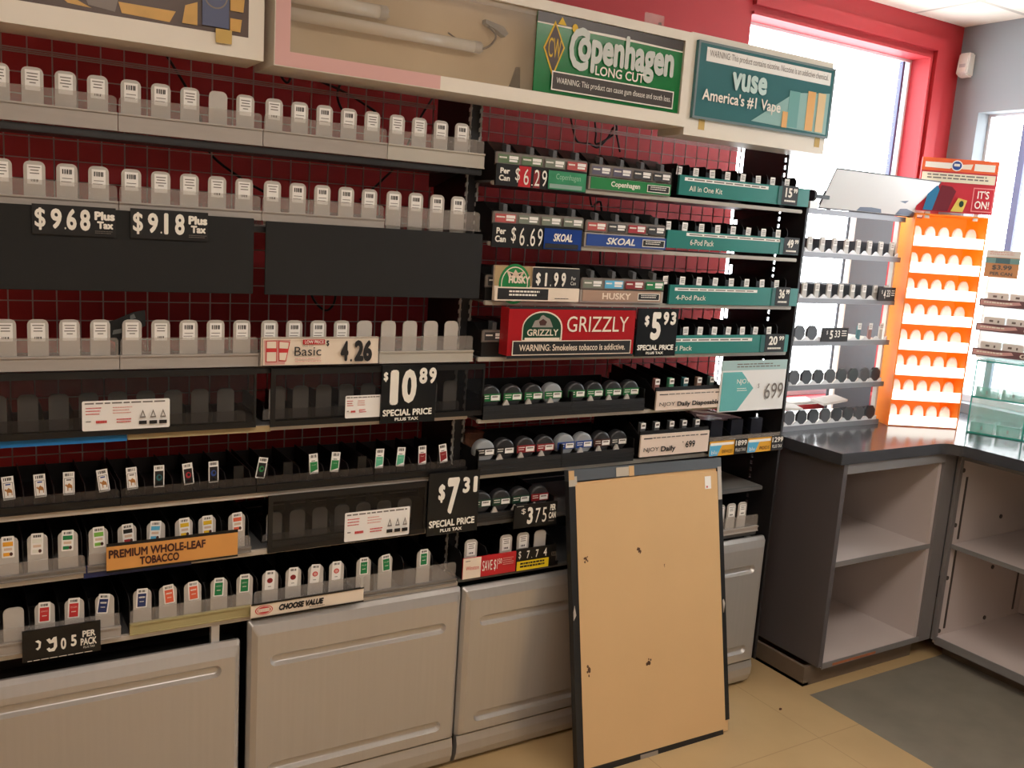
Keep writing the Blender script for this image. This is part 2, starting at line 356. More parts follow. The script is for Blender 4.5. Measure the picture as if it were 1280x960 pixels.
shelf('shelf of the right bay under the upper can racks', 1.262, 2.49, 1.066, 1.078, RAILW, 2.21)
shelf('shelf of the right bay resting just above the leaning board', 1.262, 2.49, .902, .915, RAILW, 2.21)
shelf('grey shelf between leaning board and counter, bare at its right end', 1.262, 2.468, .752, .766, SHELFG, 2.225, mat('bare_shelf_enamel', (120, 118, 114), .4, noise=.15, nscale=12))
shelf('lowest shelf of the right bay behind the red savings tag', 1.235, 2.46, .585, .598, SHELFG, 2.225)
# edge tapes
def strip(name, label, cat, x0, x1, z0, z1, Y, ma): return tag(mk(name, MB().box(0, x1-x0, 0, .003, 0, z1-z0).mesh(name, [ma]), None, (x0, Y, z0)), label, cat)
strip('edge_tape', 'bright blue tape stuck along the shelf edge at far left', 'tape', .0, .332, 1.076, 1.0945, 2.2185, BLUET)
strip('edge_tape', 'tan tape on the shelf edge to the right of the blue tape', 'tape', .334, .668, 1.078, 1.093, 2.2185, TAN)
strip('edge_tape', 'navy blue strip under the orange tobacco sign', 'tape', .236, .478, .752, .782, 2.2180, NAVY)
# ================================================================== STICKERS AND PADDLES
_cache = {}
def sticker(kind, c1=None, c2=None):
    key = (kind, c1, c2)
    if key in _cache: return _cache[key]
    mb = MB(); w = .028
    def ln(x0, x1, z0, z1, m_): mb.m(m_).box(x0, x1, -.0009, -.0004, z0, z1)
    def bars(x0, x1, z0, z1):
        x = x0
        while x < x1: b = random.choice((.0008, .0014, .0022)); ln(x, min(x+b, x1), z0, z1, INK); x += b+random.choice((.0007, .0012, .0018))
    if kind == 'text':
        mb.m(PAPER).box(-w/2, w/2, -.0004, 0, -.045, -.004)
        for i, ww in enumerate((.021, .018, .022, .012)): ln(-ww/2, ww/2, -.012-i*.0062, -.010-i*.0062, GREYINK)
    elif kind == 'textbar':
        mb.m(PAPER).box(-w/2, w/2, -.0004, 0, -.046, -.006)
        for i, ww in enumerate((.022, .016, .018)): ln(-ww/2, ww/2, -.012-i*.0062, -.010-i*.0062, GREYINK)
        bars(-.007, .007, -.041, -.036)
    elif kind == 'bar':
        mb.m(PAPER).box(-w/2, w/2, -.0004, 0, -.045, -.005); bars(-.0095, .0095, -.020, -.010)
        ln(-.010, .010, -.030, -.0285, GREYINK); ln(-.012, .008, -.037, -.0355, GREYINK)
    elif kind == 'pack':       # white tag with barcode, colour field and lettering
        mb.m(PAPER).prism(rrect(-.0125, .0125, -.049, .0, .002, n=2), -.0004, 0); bars(-.008, .008, -.0095, -.004)
        ln(-.0095, .0095, -.046, -.013, c1); ln(-.007, .007, -.024, -.020, LETW if c2 is None else c2); ln(-.005, .005, -.034, -.032, LETW if c2 is None else c2)
    elif kind == 'leaf':
        mb.m(PAPER).prism(rrect(-.0125, .0125, -.050, .0, .002, n=2), -.0004, 0); bars(-.008, .008, -.0095, -.004)
        ln(-.010, .010, -.023, -.013, c1); ln(-.008, .008, -.033, -.027, BEIGE); ln(-.0095, .003, -.046, -.038, c2 or c1); mb.m(BROWN).prism(ell(.006, -.042, .0035, .0045, 8), -.0009, -.0004)
    elif kind == 'dot':
        mb.m(PAPER).prism(rrect(-.0125, .0125, -.052, .0, .002, n=2), -.0004, 0); bars(-.008, .008, -.0095, -.004)
        mb.m(c1).prism(ell(0, -.027, .0075, .007, 16), -.0009, -.0004)
        if c2: mb.m(c2).prism(ell(0, -.027, .005, .0045, 16), -.0013, -.0009)
        ln(-.004, .004, -.044, -.0425, GREYINK)
    elif kind == 'camel':      # white tag with ornate frame and a tan dromedary
        mb.m(PAPER).box(-.0118, .0118, -.0004, 0, -.054, .0); bars(-.008, .008, -.0095, -.003)
        for b in ((-.0095, -.0085, -.051, -.014), (.0085, .0095, -.051, -.014), (-.0095, .0095, -.051, -.050), (-.0095, .0095, -.015, -.014)): ln(*b, GREYINK)
        ln(-.005, .005, -.020, -.017, c1); ct = mat('dromedary_tan', (178, 120, 60), .6)
        mb.m(ct).prism([(-.0075, -.030), (-.005, -.028), (-.004, -.031), (-.002, -.029), (.0005, -.026), (.003, -.029), (.006, -.031), (.007, -.036), (.0065, -.044), (.0052, -.044), (.0052, -.038), (-.001, -.037), (-.0015, -.044), (-.003, -.044), (-.0032, -.036), (-.0052, -.033), (-.0075, -.032)], -.0009, -.0004)
    elif kind == 'dark':
        mb.m(PAPER).box(-.0118, .0118, -.0004, 0, -.054, .0); bars(-.008, .008, -.0095, -.003)
        ln(-.0095, .0095, -.051, -.014, INK); mb.m(c1).prism(ell(0, -.030, .0065, .008, 12), -.0011, -.0006); mb.m(INK).prism(ell(.001, -.029, .0035, .004, 10), -.0015, -.0011); ln(-.004, .004, -.046, -.043, c1)
    elif kind == 'half':
        mb.m(PAPER).box(-.0118, .0118, -.0004, 0, -.054, .0); bars(-.008, .008, -.0105, -.003)
        mb.m(c1).prism([(-.0098, -.050), (.0098, -.043), (.0098, -.022), (-.0098, -.022)], -.0009, -.0004); ln(-.006, .004, -.020, -.018, GREYINK); ln(-.006, .006, -.031, -.029, LETW)
    elif kind == 'tab':
        mb.m(PAPER).box(-.011, .011, -.0004, 0, -.026, 0)
        for i in range(3): ln(-.007, .007, -.008-i*.005, -.006-i*.005, GREYINK)
    me = mb.mesh('price_sticker'); _cache[key] = me; return me
def paddle(h, w=.0415, ma=PAD, plain=False):
    key = ('pad', round(h, 3), w, ma.name)
    if key not in _cache:
        mb = MB(); o = rrect(-w/2, w/2, 0, h, .012, (0, 0, 1, 1)); i = rrect(-w/2+.0035, w/2-.0035, .002, h-.0035, .010, (0, 0, 1, 1))
        mb.prism(o, .0, .004)
        _cache[key] = mb.mesh('pusher', [ma], bevel=.0008)
    return _cache[key]
def lipmesh(w, h, n=1):
    return MB().prism(rrect(.001, w-.001, 0, h, min(.010, h*.45), (0, 0, 1, 1)), 0, .0018)
def tray(label, x0, x1, zb, rail, lip_top, items, padh, Y=2.215, raila=RAIL, dmat=CLEAR2, base=CLEAR, deep=.26, group=None, dh=.045, off=.004, name='pusher_tray', padm=PAD):
    """items: list of (x, sticker key or None, tilt, dz); paddles stand in the tray behind its lip"""
    t = thing(name, label, 'display tray', (x0, Y, zb), group=group); w = x1-x0
    part('tray_base', MB().box(.001, w-.001, .010, deep, 0, .003), base, t)
    if rail: part('price_rail', MB().box(.0008, w-.0008, 0, .007, rail[0]-zb, rail[1]-zb-.004).box(.0008, w-.0008, -.004, .007, rail[1]-zb-.004, rail[1]-zb).box(.0008, w-.0008, -.003, .007, rail[0]-zb, rail[0]-zb+.003), raila, t)
    zr = (rail[1] if rail else zb+.004)
    if dmat.name in ('dark_divider', 'black_divider'): part('tray_back', MB().box(.001, w-.001, deep, deep+.002, 0, dh*.85), dmat, t)
    part('front_lip', MB().prism(rrect(.002, w-.002, zr-zb, lip_top-zb, min(.009, (lip_top-zr)*.4), (0, 0, 1, 1)), .003, .0048), clr if dmat.name == 'dark_divider' else CLEAR, t)
    xs = [i[0]-x0 for i in items]; n = len(xs)
    if n > 1:
        ds = [(xs[i]+xs[i+1])/2 for i in range(n-1)]; p = xs[1]-xs[0]; ds = [max(.003, xs[0]-p/2)]+ds+[min(w-.003, xs[-1]+p/2)]
        key = ('div', round(deep, 3), dh, dmat.name)
        if key not in _cache: _cache[key] = MB().prism([(.012, .003), (deep, .003), (deep, dh), (.03, dh), (.016, dh-.012)], -.0008, .0008, 'x').mesh('divider', [dmat])
        for d in ds: mk('divider', _cache[key], t, (d, 0, 0))
    for it in items:
        xx, st, tilt, dz = (list(it)+[0, 0])[:4]
        if padh:
            hh = padh+dz; p_ = mk('pusher', paddle(hh, ma=padm), t, (xx-x0, .009, off))
            if st: mk('price_sticker', sticker(*st), p_, (0, -.0006, hh+.004 if st[0] not in ('bar', 'text', 'textbar') else hh-.002), (0, math.radians(tilt), 0))
        elif st:   # small card held on a slim black pusher
            p_ = mk('pusher', _cache.setdefault('slim', MB().box(-.012, .012, .0, .006, 0, .066).mesh('pusher', [BLK])), t, (xx-x0, .012, .004))
            if st != 'blank': mk('picture_card', sticker(*st), p_, (0, -.001, .080+dz), (0, math.radians(tilt), 0))
    return t
def row(x0s, n, first=.028, p=.0625): return [x0s+first+p*i for i in range(n)]
T_, B_, TB = ('text',), ('bar',), ('textbar',)
EDGES = [.0, .317, .635, .953, 1.237]
def paddle_row(tier, zb, rail, lip, padh, kinds, labels, **k):
    i = 0
    for j in range(4):
        n = 5 if j < 3 else 4
        its = []
        for xx in row(EDGES[j], n): its.append((xx, kinds[i])); i += 1
        kk = dict(k)
        if tier in ('A', 'D') and j == 3: kk['raila'] = RAILW
        if tier == 'B' and j == 3: tray(labels[j], EDGES[j], EDGES[j+1], zb, (rail[0]+.006, rail[0]+.012), lip, its, padh, raila=CLEAR, **k)
        else: tray(labels[j], EDGES[j], EDGES[j+1], zb, rail, lip, its, padh, **kk)
P4 = ['at the far left end', 'second from the left', 'third from the left', 'at the right end']
G1 = 'paddle trays of the left bay'
paddle_row('A', 1.7725, (1.774, 1.813), 1.848, .110, [T_, T_, T_, T_, TB, B_, B_, T_, None, T_, TB, B_, B_, B_, T_, T_, T_, B_, B_], ['clear tray of white paddles %s of the topmost shelf' % p for p in P4], group=G1)
paddle_row('B', 1.5865, (1.600, 1.623), 1.657, .105, [T_, T_, TB, B_, B_, B_, T_, T_, TB, TB, TB, B_, B_, B_, B_, B_, B_, B_, B_], ['clear tray of white paddles %s above the blank black panels' % p for p in P4], group=G1)
paddle_row('D', 1.2405, (1.246, 1.278), 1.318, .114, [TB, TB, TB, T_, T_, T_, TB, B_, B_, B_, B_, B_, B_, B_, None, None, None, None, None], ['clear tray of white paddles %s above the smoked flaps' % p for p in P4], group=G1)
# behind the smoked flaps: two more trays, seen dimly
for j, (a, b) in enumerate(((.03, .62), (.66, 1.23))):
    n = 9; tray('white paddles dimly seen through the smoked flap %s' % ('above the blue tape', 'beside the $10.89 sign')[j], a, b, 1.0935, None, 1.125, [(a+.04+.0625*i, None) for i in range(n)], .085, Y=2.262, deep=.22, base=BLK, dmat=BLK, group=G1)
# row of small picture cards
def xat(px, pl, pr, Y): return A(px, pl+(pr-pl)*px/600, Y)[0]
lgr = mat('mint_print', (96, 190, 150), .5); drd = mat('dark_red_print', (140, 30, 34), .5); dteal = mat('dark_teal_print', (30, 100, 104), .5); drr = mat('crimson_print', (170, 40, 50), .5)
cards = [(9, ('camel', BLUEP), 4), (49, ('camel', BLUEP), 3), (86, ('camel', GREYINK), 0), (127, ('camel', BLUEP), 7), (164, ('camel', GREYINK), 4), (199, ('dark', dteal), 0), (234, ('dark', drr), 6), (267, ('dark', BLUEP), 1), (299, 'blank', 0),
         (330, ('dark', GREEN), -10), (361, 'blank', 0), (392, ('half', GREEN), 4), (421, ('half', GREEN), -5), (454, 'blank', 0), (476, ('half', lgr), -2), (503, ('half', lgr), -4), (529, ('half', drd), 2), (554, ('half', drd), 8)]
cards = [(xat(px, 605, 540, 2.224), st, -ti) for px, st, ti in cards]
clr = mat('dark_clear_lip', (84, 78, 74), .15, trans=.72)
for j in range(4):
    its = [(x_, s_, t_, .004) for x_, s_, t_ in cards if EDGES[j] <= x_ < EDGES[j+1]]
    tray('black tray with small picture cards, %s of its shelf' % P4[j], EDGES[j], EDGES[j+1], .9215, (.922, .941), .962, its, None, raila=BLK, base=BLK, dmat=mat('dark_divider', (40, 33, 33), .4), group='picture card trays', dh=.052)
# row F (tobacco) and row G
skyb = mat('sky_blue_print', (90, 180, 220), .5); lime = mat('lime_print', (130, 190, 80), .5); ora = mat('orange_print', (240, 170, 50), .5); orr = mat('coral_print', (232, 104, 72), .5); nav = mat('navy_print', (38, 52, 104), .5); gr2 = mat('leaf_green_print', (20, 128, 72), .5)
pale = mat('pale_print', (232, 232, 220), .5); dyel = mat('gold_print', (230, 190, 40), .5)
Fi = [(10, ('leaf', ora), 0), (47, ('leaf', pale), 2), (85, ('leaf', gr2), 2), (123, ('leaf', lime), -2), (159, ('leaf', INK, drr), -4), (195, ('leaf', skyb), 4), (230, ('leaf', dyel), -3), (259, ('leaf', dyel), -2), (296, ('leaf', orr), -3)]
Fi = [(xat(px, 690, 610, 2.224), s, t) for px, s, t in Fi]
dk = mat('black_divider', (26, 24, 25), .5)
GREYT = mat('grey_clear_tray', (150, 144, 138), .25, noise=.12, nscale=25, trans=.25)
for j, (a, b, lb) in enumerate(((.0, .241, 'grey clear tray with three coloured pack tags at far left beside the tobacco sign'), (.243, .625, 'tray with six coloured pack tags standing behind the orange tobacco sign'))):
    tray(lb, a, b, .7665, (.7668, .782), .810, [i for i in Fi if a <= i[0] < b], .098, raila=GREYT, base=GREYT, dmat=dk, group='tobacco trays', dh=.09)
tray('tray of white paddles dimly seen through the lower smoked flap', .665, 1.10, .7665, None, .79, [(.70+.0625*i, None) for i in range(7)], .075, Y=2.262, deep=.22, base=BLK, dmat=BLK, group=G1)
Gi = [(17, None, 0), (56, ('pack', REDL), 2), (93, ('pack', REDL), 3), (131, ('pack', nav), 8), (178, ('pack', nav), 3), (210, ('pack', orr), -5), (241, ('pack', orr), -3), (274, ('pack', gr2), 3), (306, ('pack', gr2), 2),
      (338, ('dot', drd), 3), (367, ('dot', drd), 3), (395, ('dot', REDL, PINK), 5), (421, ('dot', REDL, PINK), 2), (455, ('pack', gr2), 0), (482, ('pack', gr2), -5), (530, ('pack', gr2), 0)]
Gi = [(xat(px, 775, 680, 2.224), s, t) for px, s, t in Gi]
for a, b, lb, rl in ((.0, .316, 'tray with plain, red and navy pack tags behind the 05 per pack tag', RAIL), (.334, .628, 'yellowed tray with navy, coral and green pack tags on the lowest left shelf', RAILY), (.632, .93, 'tray with four red circled pack tags behind the cream strip sign', BLK), (.934, 1.225, 'grey clear tray with green pack tags at the right end of the lowest left shelf', GREYT)):
    tray(lb, a, b, .5925, (.5928, .622) if rl is not GREYT else (.593, .606), .655, [i for i in Gi if a <= i[0] < b], .105, raila=rl, base=GREYT if rl is not BLK else BLK, dmat=dk, group='pack tag trays', dh=.09, padm=PAD)
# ================================================================== BLANK PANELS, FLAPS AND THEIR SIGNS
def blank(label, x0, x1, z0, z1): 
    t = thing('blank_panel', label, 'panel', ((x0+x1)/2, 2.198, z0), group='blank black panels'); w = (x1-x0)/2; h = z1-z0
    part('panel', MB().box(-w, w, 0, .005, 0, h), BLKM, t, bevel=.0012)
    part('hanger', MB().box(-w+.03, -w+.06, .005, .018, h-.03, h-.004).box(w-.06, w-.03, .005, .018, h-.03, h-.004), BLK, t)
blank('long blank black panel holding two white lettered price tags', -.01, .613, 1.425, 1.604); blank('long blank black panel with nothing on it, beside the slotted upright', .641, 1.236, 1.424, 1.600)
blank_tag = mat('black_price_tag', (14, 14, 14), .4)
for lt, rb, pr, lb in (((39.5, 254), (145, 297), ('9', '6', '8'), 'black price tag reading $9.68 plus tax on the blank panel'), ((163, 260), (260, 302), ('9', '1', '8'), 'black price tag reading $9.18 plus tax on the blank panel')):
    b = pxboard('price_tag', lb, 'price tag', lt, rb, 2.1935, blank_tag, th=.004, group='plus tax price tags')
    b.text('$', .03, .12, .155, .86, bold=.01).text(pr[0], .215, .12, .345, .80, bold=.02).text('.', .375, .73, .395, .80, bold=.02).text(pr[1], .40 if pr[1] != '1' else .42, .10, .52 if pr[1] != '1' else .475, .82, bold=.02).text(pr[2], .56, .10, .685, .82, bold=.02)
    b.text('Plus', .735, .14, .985, .44, bold=.03).text('Tax', .765, .47, .965, .73, bold=.03).lines(.74, .98, .80, .92, 2, GREYINK, .35)
def flap(label, x0, x1, z0, z1, Y=2.207):
    t = thing('smoked_flap', label, 'cover', (x0, Y, z0), group='smoked flaps'); w, h = x1-x0, z1-z0
    part('flap_sheet', MB().box(0, w, 0, .003, .012, h-.012), SMOKE, t)
    part('flap_border', MB().box(0, w, -.001, .005, 0, .014).box(0, w, -.001, .005, h-.016, h).box(0, .012, -.001, .005, .014, h-.016).box(w-.006, w, -.001, .005, .014, h-.016), BLK, t)
    return t
flap('wide smoked clear flap with a white sticker, over the blue tape', -.01, .628, 1.094, 1.243)
flap('smoked clear flap partly covered by the $10.89 sign', .664, 1.274, 1.092, 1.240)
flap('smoked clear flap beside the $7.31 sign, lowest of the three', .664, 1.110, .760, .912)
def care(label, x0, x1, z0, z1, cut=1.):
    b = Board('instruction_sticker', label, 'sticker', x0, x1, z0, z1, 2.2050, PAPER, th=.0008, group='instruction stickers', r=.004, pname='paper')
    b.lines(.03, .97, .06, .14, 1, GREYINK, .6, ragged=.05).lines(.04, .22, .22, .52, 3, REDL, .3).lines(.34, .56, .22, .50, 3, PINK, .35).lines(.04, .10, .66, .74, 1, GREYINK).lines(.15, .29, .66, .80, 1, REDL, .6).lines(.38, .58, .62, .80, 2, REDL, .4)
    if cut == 1:
        for u in (.68, .80, .915): b.tri(u, .48, .036, .14, GREYINK); b.rect(u-.045, .72, u+.045, .84, INK, 'printed_caption')
care('white instruction sticker on the wide smoked flap above blue tape', .236, .424, 1.107, 1.176); care('white instruction sticker half hidden by the $10.89 sign', .860, .960, 1.104, 1.164, .5); care('white instruction sticker on the lowest smoked flap', .870, 1.060, .764, .845)
# signs of the left bay
b = pxboard('price_sign', 'cream shelf sign reading 4.26 with two pack pictures', 'sign', (327, 422), (472, 454), 2.200, CREAMP)
b.poly([(.02, .10), (.235, .08), (.19, .97), (.03, .97)], PINK).rect(.035, .12, .125, .88, REDL, 'pictured_pack').rect(.042, .14, .118, .38, CREAMP).rect(.042, .52, .118, .85, CREAMP).poly([(.135, .12), (.23, .16), (.20, .86), (.14, .84)], REDL, 'pictured_pack').poly([(.143, .15), (.22, .18), (.212, .40), (.143, .38)], CREAMP).poly([(.143, .54), (.206, .54), (.194, .82), (.145, .80)], CREAMP)
b.rect(.335, .07, .52, .25, REDP, 'printed_banner').text('LOW PRICE', .35, .10, .51, .22, bold=.01).text('Basic', .265, .33, .49, .66, INK, .0).text('OLD CO', .33, .27, .42, .33, GREYINK).lines(.27, .50, .74, .94, 2, PINK, .3).text('$', .53, .10, .555, .33, INK, .02).text('4', .655, .12, .725, .88, INK, .03).text('.', .74, .80, .758, .90, INK, .03).text('26', .775, .10, .935, .90, INK, .03).frame(0, 0, 1, 1, .004, .02, INK)
FOLD = mat('black_sign_film', (22, 25, 28), .25)
def special(label, x0, x1, z0, z1, Y, parts, rot=None):
    b = Board('price_sign', label, 'sign', x0, x1, z0, z1, Y, FOLD, group='special price signs', rot=rot)
    for body, u0, v0, u1, v1 in parts: b.text(body, u0, v0, u1, v1, bold=.025)
    b.text('SPECIAL PRICE', .03, .755, .93, .87, bold=.02).text('PLUS TAX', .25, .90, .68, .955, bold=.02); return b
special('black sign reading $10.89 special price in the left bay', .957, 1.118, 1.085, 1.243, 2.199, [('$', .03, .11, .11, .28), ('1', .15, .08, .30, .68), ('0', .36, .07, .63, .66), ('8', .67, .05, .82, .33), ('9', .85, .05, .99, .33)])
special('black sign reading $7.31 special price beside the lowest smoked flap', 1.112, 1.274, .752, .934, 2.199, [('$', .19, .18, .32, .48), ('7', .36, .09, .60, .68), ('3', .66, .10, .80, .36), ('1', .87, .10, .95, .36)])
b = pxboard('shelf_sign', 'orange brown sign reading premium whole-leaf tobacco', 'sign', (133, 684), (297, 693), 2.195, ORANGE_T, th=.005)
b.rect(0, -.13, 1, 0, BLK, 'sign_border').rect(0, 1, 1, 1.08, BLK, 'sign_border').text('PREMIUM WHOLE-LEAF', .015, .14, .74, .50, BROWN, .02).text('TOBACCO', .24, .55, .535, .90, BROWN, .02)
b = Board('price_tag', 'black price tag reading 05 per pack, first digits part peeled', 'price tag', .105, .268, .577, .652, 2.196, blank_tag, th=.005)
b.poly([(.16, .36), (.20, .33), (.235, .40), (.225, .58), (.19, .66), (.165, .60), (.20, .56), (.205, .44)], LETW, 'peeled_digit').poly([(.30, .36), (.34, .32), (.36, .40), (.39, .31), (.43, .30), (.435, .62), (.40, .76), (.33, .76), (.30, .66), (.335, .62), (.35, .68), (.39, .64), (.395, .48), (.34, .50)], LETW, 'peeled_digit').text('0', .48, .37, .55, .75, bold=.02).text('5', .61, .32, .685, .70, bold=.02).text('PER', .76, .24, .93, .45, bold=.02).text('PACK', .735, .48, .945, .72, bold=.02).text('PLUS TAX', .77, .75, .92, .82).lines(.06, .95, .94, .97, 1, LETW, .6)
b = Board('shelf_sign', 'cream strip sign reading choose value with a red oval emblem', 'sign', .621, .928, .595, .629, 2.196, CREAMP, th=.005)
b.ellipse(.11, .5, .075, .38, REDL).ring(.11, .5, .066, .33, .12, CREAMP).lines(.06, .16, .36, .66, 1, CREAMP, .9).text('CHOOSE VALUE', .235, .22, .63, .72, INK, .035, .25).lines(.50, .66, .80, .90, 1, GREYINK, .5).rect(0, -.12, 1, 0, BLK, 'sign_border').rect(0, 1, 1, 1.12, BLK, 'sign_border')
# black torn card sticking up
t = thing('torn_card', 'torn black glossy card sticking up between white paddles above the smoked flaps', 'card', (.315, 2.236, 1.245))
part('card', MB().prism([(-.004, .0), (.030, .0), (.032, .085), (.062, .098), (.060, .135), (.035, .130), (-.004, .112), (-.028, .104), (-.026, .07), (-.004, .06)], 0, .002), mat('glossy_black_card', (8, 9, 9), .65, noise=.4, nscale=50), t)
part('foil_print', MB().prism([(.028, .112), (.040, .116), (.036, .126), (.028, .122)], -.001, 0).prism([(-.01, .078), (.010, .082), (.012, .092), (-.008, .088)], -.001, 0), mat('dull_foil', (96, 100, 100), .3), t)
# ================================================================== RIGHT BAY
LAB = mat('can_label_lip', (150, 140, 132), .25, trans=.35)
olive = mat('olive_label', (96, 120, 84), .5); mgr = mat('grey_green_label', (124, 132, 116), .5); purp = mat('slate_purple_label', (92, 88, 108), .5); rlab = mat('dull_red_label', (186, 80, 76), .5); dkl = mat('dark_label', (52, 52, 54), .5); ltl = mat('pale_label', (190, 190, 176), .5)
TABG = mat('grey_hook_plastic', (88, 90, 92), .4)
def can_dispenser(label, x0, x1, z0, z1, ztop, cols, Y=2.2, rail=None):
    """four black can columns behind a clear label lip"""
    t = thing('can_dispenser', label, 'dispenser', (x0, Y, z0), group='can dispensers'); w, h = x1-x0, z1-z0; p = w/len(cols)
    part('dispenser_base', MB().box(0, w, .012, .26, .0, .012), BLK, t)
    for i in range(len(cols)):
        xa, xb = i*p, (i+1)*p
        part('can_column', MB().prism([(.012, .012), (.26, .012), (.26, ztop-z0-.004), (.06, ztop-z0), (.030, ztop-z0-.018), (.012, h)], xa+.003, xb-.012, 'x'), BLK, t)
        part('hook_tab', MB().prism([(.004, h-.02), (.028, h-.02), (.028, h+.024), (.004, h+.020)], xa+p*.45, xa+p*.45+.013, 'x'), TABG, t)
    part('label_lip', MB().prism(rrect(0, w, h-.034, h, .008, (0, 0, 1, 1)), 0, .004), LAB, t)
    b = Board('label_strip', None, None, .004, w-.004, h-.031, h-.003, -.0012, mat('lip_backing', (120, 112, 106), .5), th=.001, parent=t); n = len(cols)
    for i, c in enumerate(cols):
        a, e = i/n+.012, (i+1)/n-.015; b.rect(a, .12, e, .95, c, 'can_label'); b.rect(a+(e-a)*.52, .22, e-.01, .52, PAPER, 'printed_panel'); b.rect(a+(e-a)*.52, .58, e-.02, .78, PAPER, 'printed_panel'); b.lines(a+.01, a+(e-a)*.45, .35, .6, 1, LETW, .6)
    if rail: part('price_rail', MB().box(0, w, .0, .010, 0, h-.036), rail, t)
    return t
can_dispenser('black can dispenser with $6.29 and green strip at top left of the right bay', 1.262, 1.568, 1.7475, 1.824, 1.853, [olive, olive, mgr, rlab], rail=BLK)
can_dispenser('black can dispenser with purple and dark labels over the green lettered strip', 1.577, 1.885, 1.7475, 1.820, 1.853, [purp, purp, dkl, dkl], rail=RAIL)
can_dispenser('black can dispenser with red and pale green labels over the $6.69 strip', 1.264, 1.570, 1.5825, 1.665, 1.690, [rlab, mgr, mgr, mgr], rail=BLK)
can_dispenser('black can dispenser with red and pale labels over the blue lettered strip', 1.577, 1.880, 1.5825, 1.660, 1.690, [rlab, dkl, drr, dkl], rail=RAIL)
can_dispenser('black can dispenser with mixed labels over the tan lettered strip', 1.577, 1.895, 1.4185, 1.492, 1.522, [mgr, skyb, drd, gr2], rail=RAIL)
can_dispenser('black can dispenser hidden behind the red bear sign', 1.262, 1.568, 1.2585, 1.335, 1.350, [dkl, dkl, dkl, dkl], Y=2.215, rail=BLK)
can_dispenser('black can dispenser hidden behind the green and cream dog sign', 1.262, 1.560, 1.4185, 1.490, 1.510, [dkl, dkl, dkl, dkl], Y=2.215, rail=BLK)
GFILM = mat('crumpled_green_film', (70, 150, 110), .2, noise=.3, nscale=30, bump=.6); BFILM = mat('crumpled_blue_film', (34, 66, 140), .2, noise=.25, nscale=30, bump=.6)
for z0, z1, lb, digs, film, word in ((1.734, 1.792, 'black price strip reading per can $6.29 with crumpled green insert', '629', GFILM, 'Copenhagen'), (1.567, 1.633, 'black price strip reading per can $6.69 with crumpled blue insert', '669', BFILM, 'SKOAL')):
    b = Board('price_strip', lb, 'price strip', 1.262, 1.563, z0, z1, 2.1925, blank_tag, th=.006, group='per can price strips')
    if digs == '629': b.rect(.24, .02, .37, .98, REDP, 'red_backing').rect(.40, .15, .47, .98, drd, 'red_backing')
    b.text('Per\nCan', .03, .18, .145, .78, bold=.02).text('$', .20, .12, .25, .80, bold=.0).text(digs[0], .29, .12, .345, .88, bold=.0).text('.', .375, .82, .39, .88).text(digs[1], .405, .12, .46, .88).text(digs[2], .485, .12, .54, .88)
    b.rect(.555, .08, .985, .95, film, 'film_insert')
    if word == 'SKOAL': b.text(word, .66, .28, .88, .62, shear=.2, bold=.02).rect(.57, .72, .95, .92, INK)
    else: b.text(word, .64, .20, .92, .55, mat('pale_green_ink', (150, 200, 170), .4)).rect(.57, .70, .94, .90, mat('pale_film_smear', (150, 180, 170), .25))
for x0, x1, z0, z1, ma_, word, shear, lb, lm in ((1.583, 1.80, 1.750, 1.783, GREEN, 'Copenhagen', 0, 'green rail strip lettered in white with a black warning box', LETW), (1.583, 1.80, 1.586, 1.620, BLUEP, 'SKOAL', .25, 'blue rail strip lettered in slanted white with a warning box', LETW), (1.585, 1.80, 1.423, 1.456, mat('tan_print', (176, 146, 124), .5), 'HUSKY', 0, 'tan rail strip with pale lettering and a black warning box', CREAMP)):
    b = Board('rail_strip', lb, 'sign', x0, x1+.085, z0, z1, 2.1975, ma_, th=.002, group='lettered rail strips'); b.text(word, .24, .22, .60, .82, lm, .015, shear); b.rect(.69, .2, .98, .85, INK, 'warning_box').frame(.69, .2, .98, .85, .008, .06, LETW).lines(.73, .94, .35, .70, 2, LETW, .4)
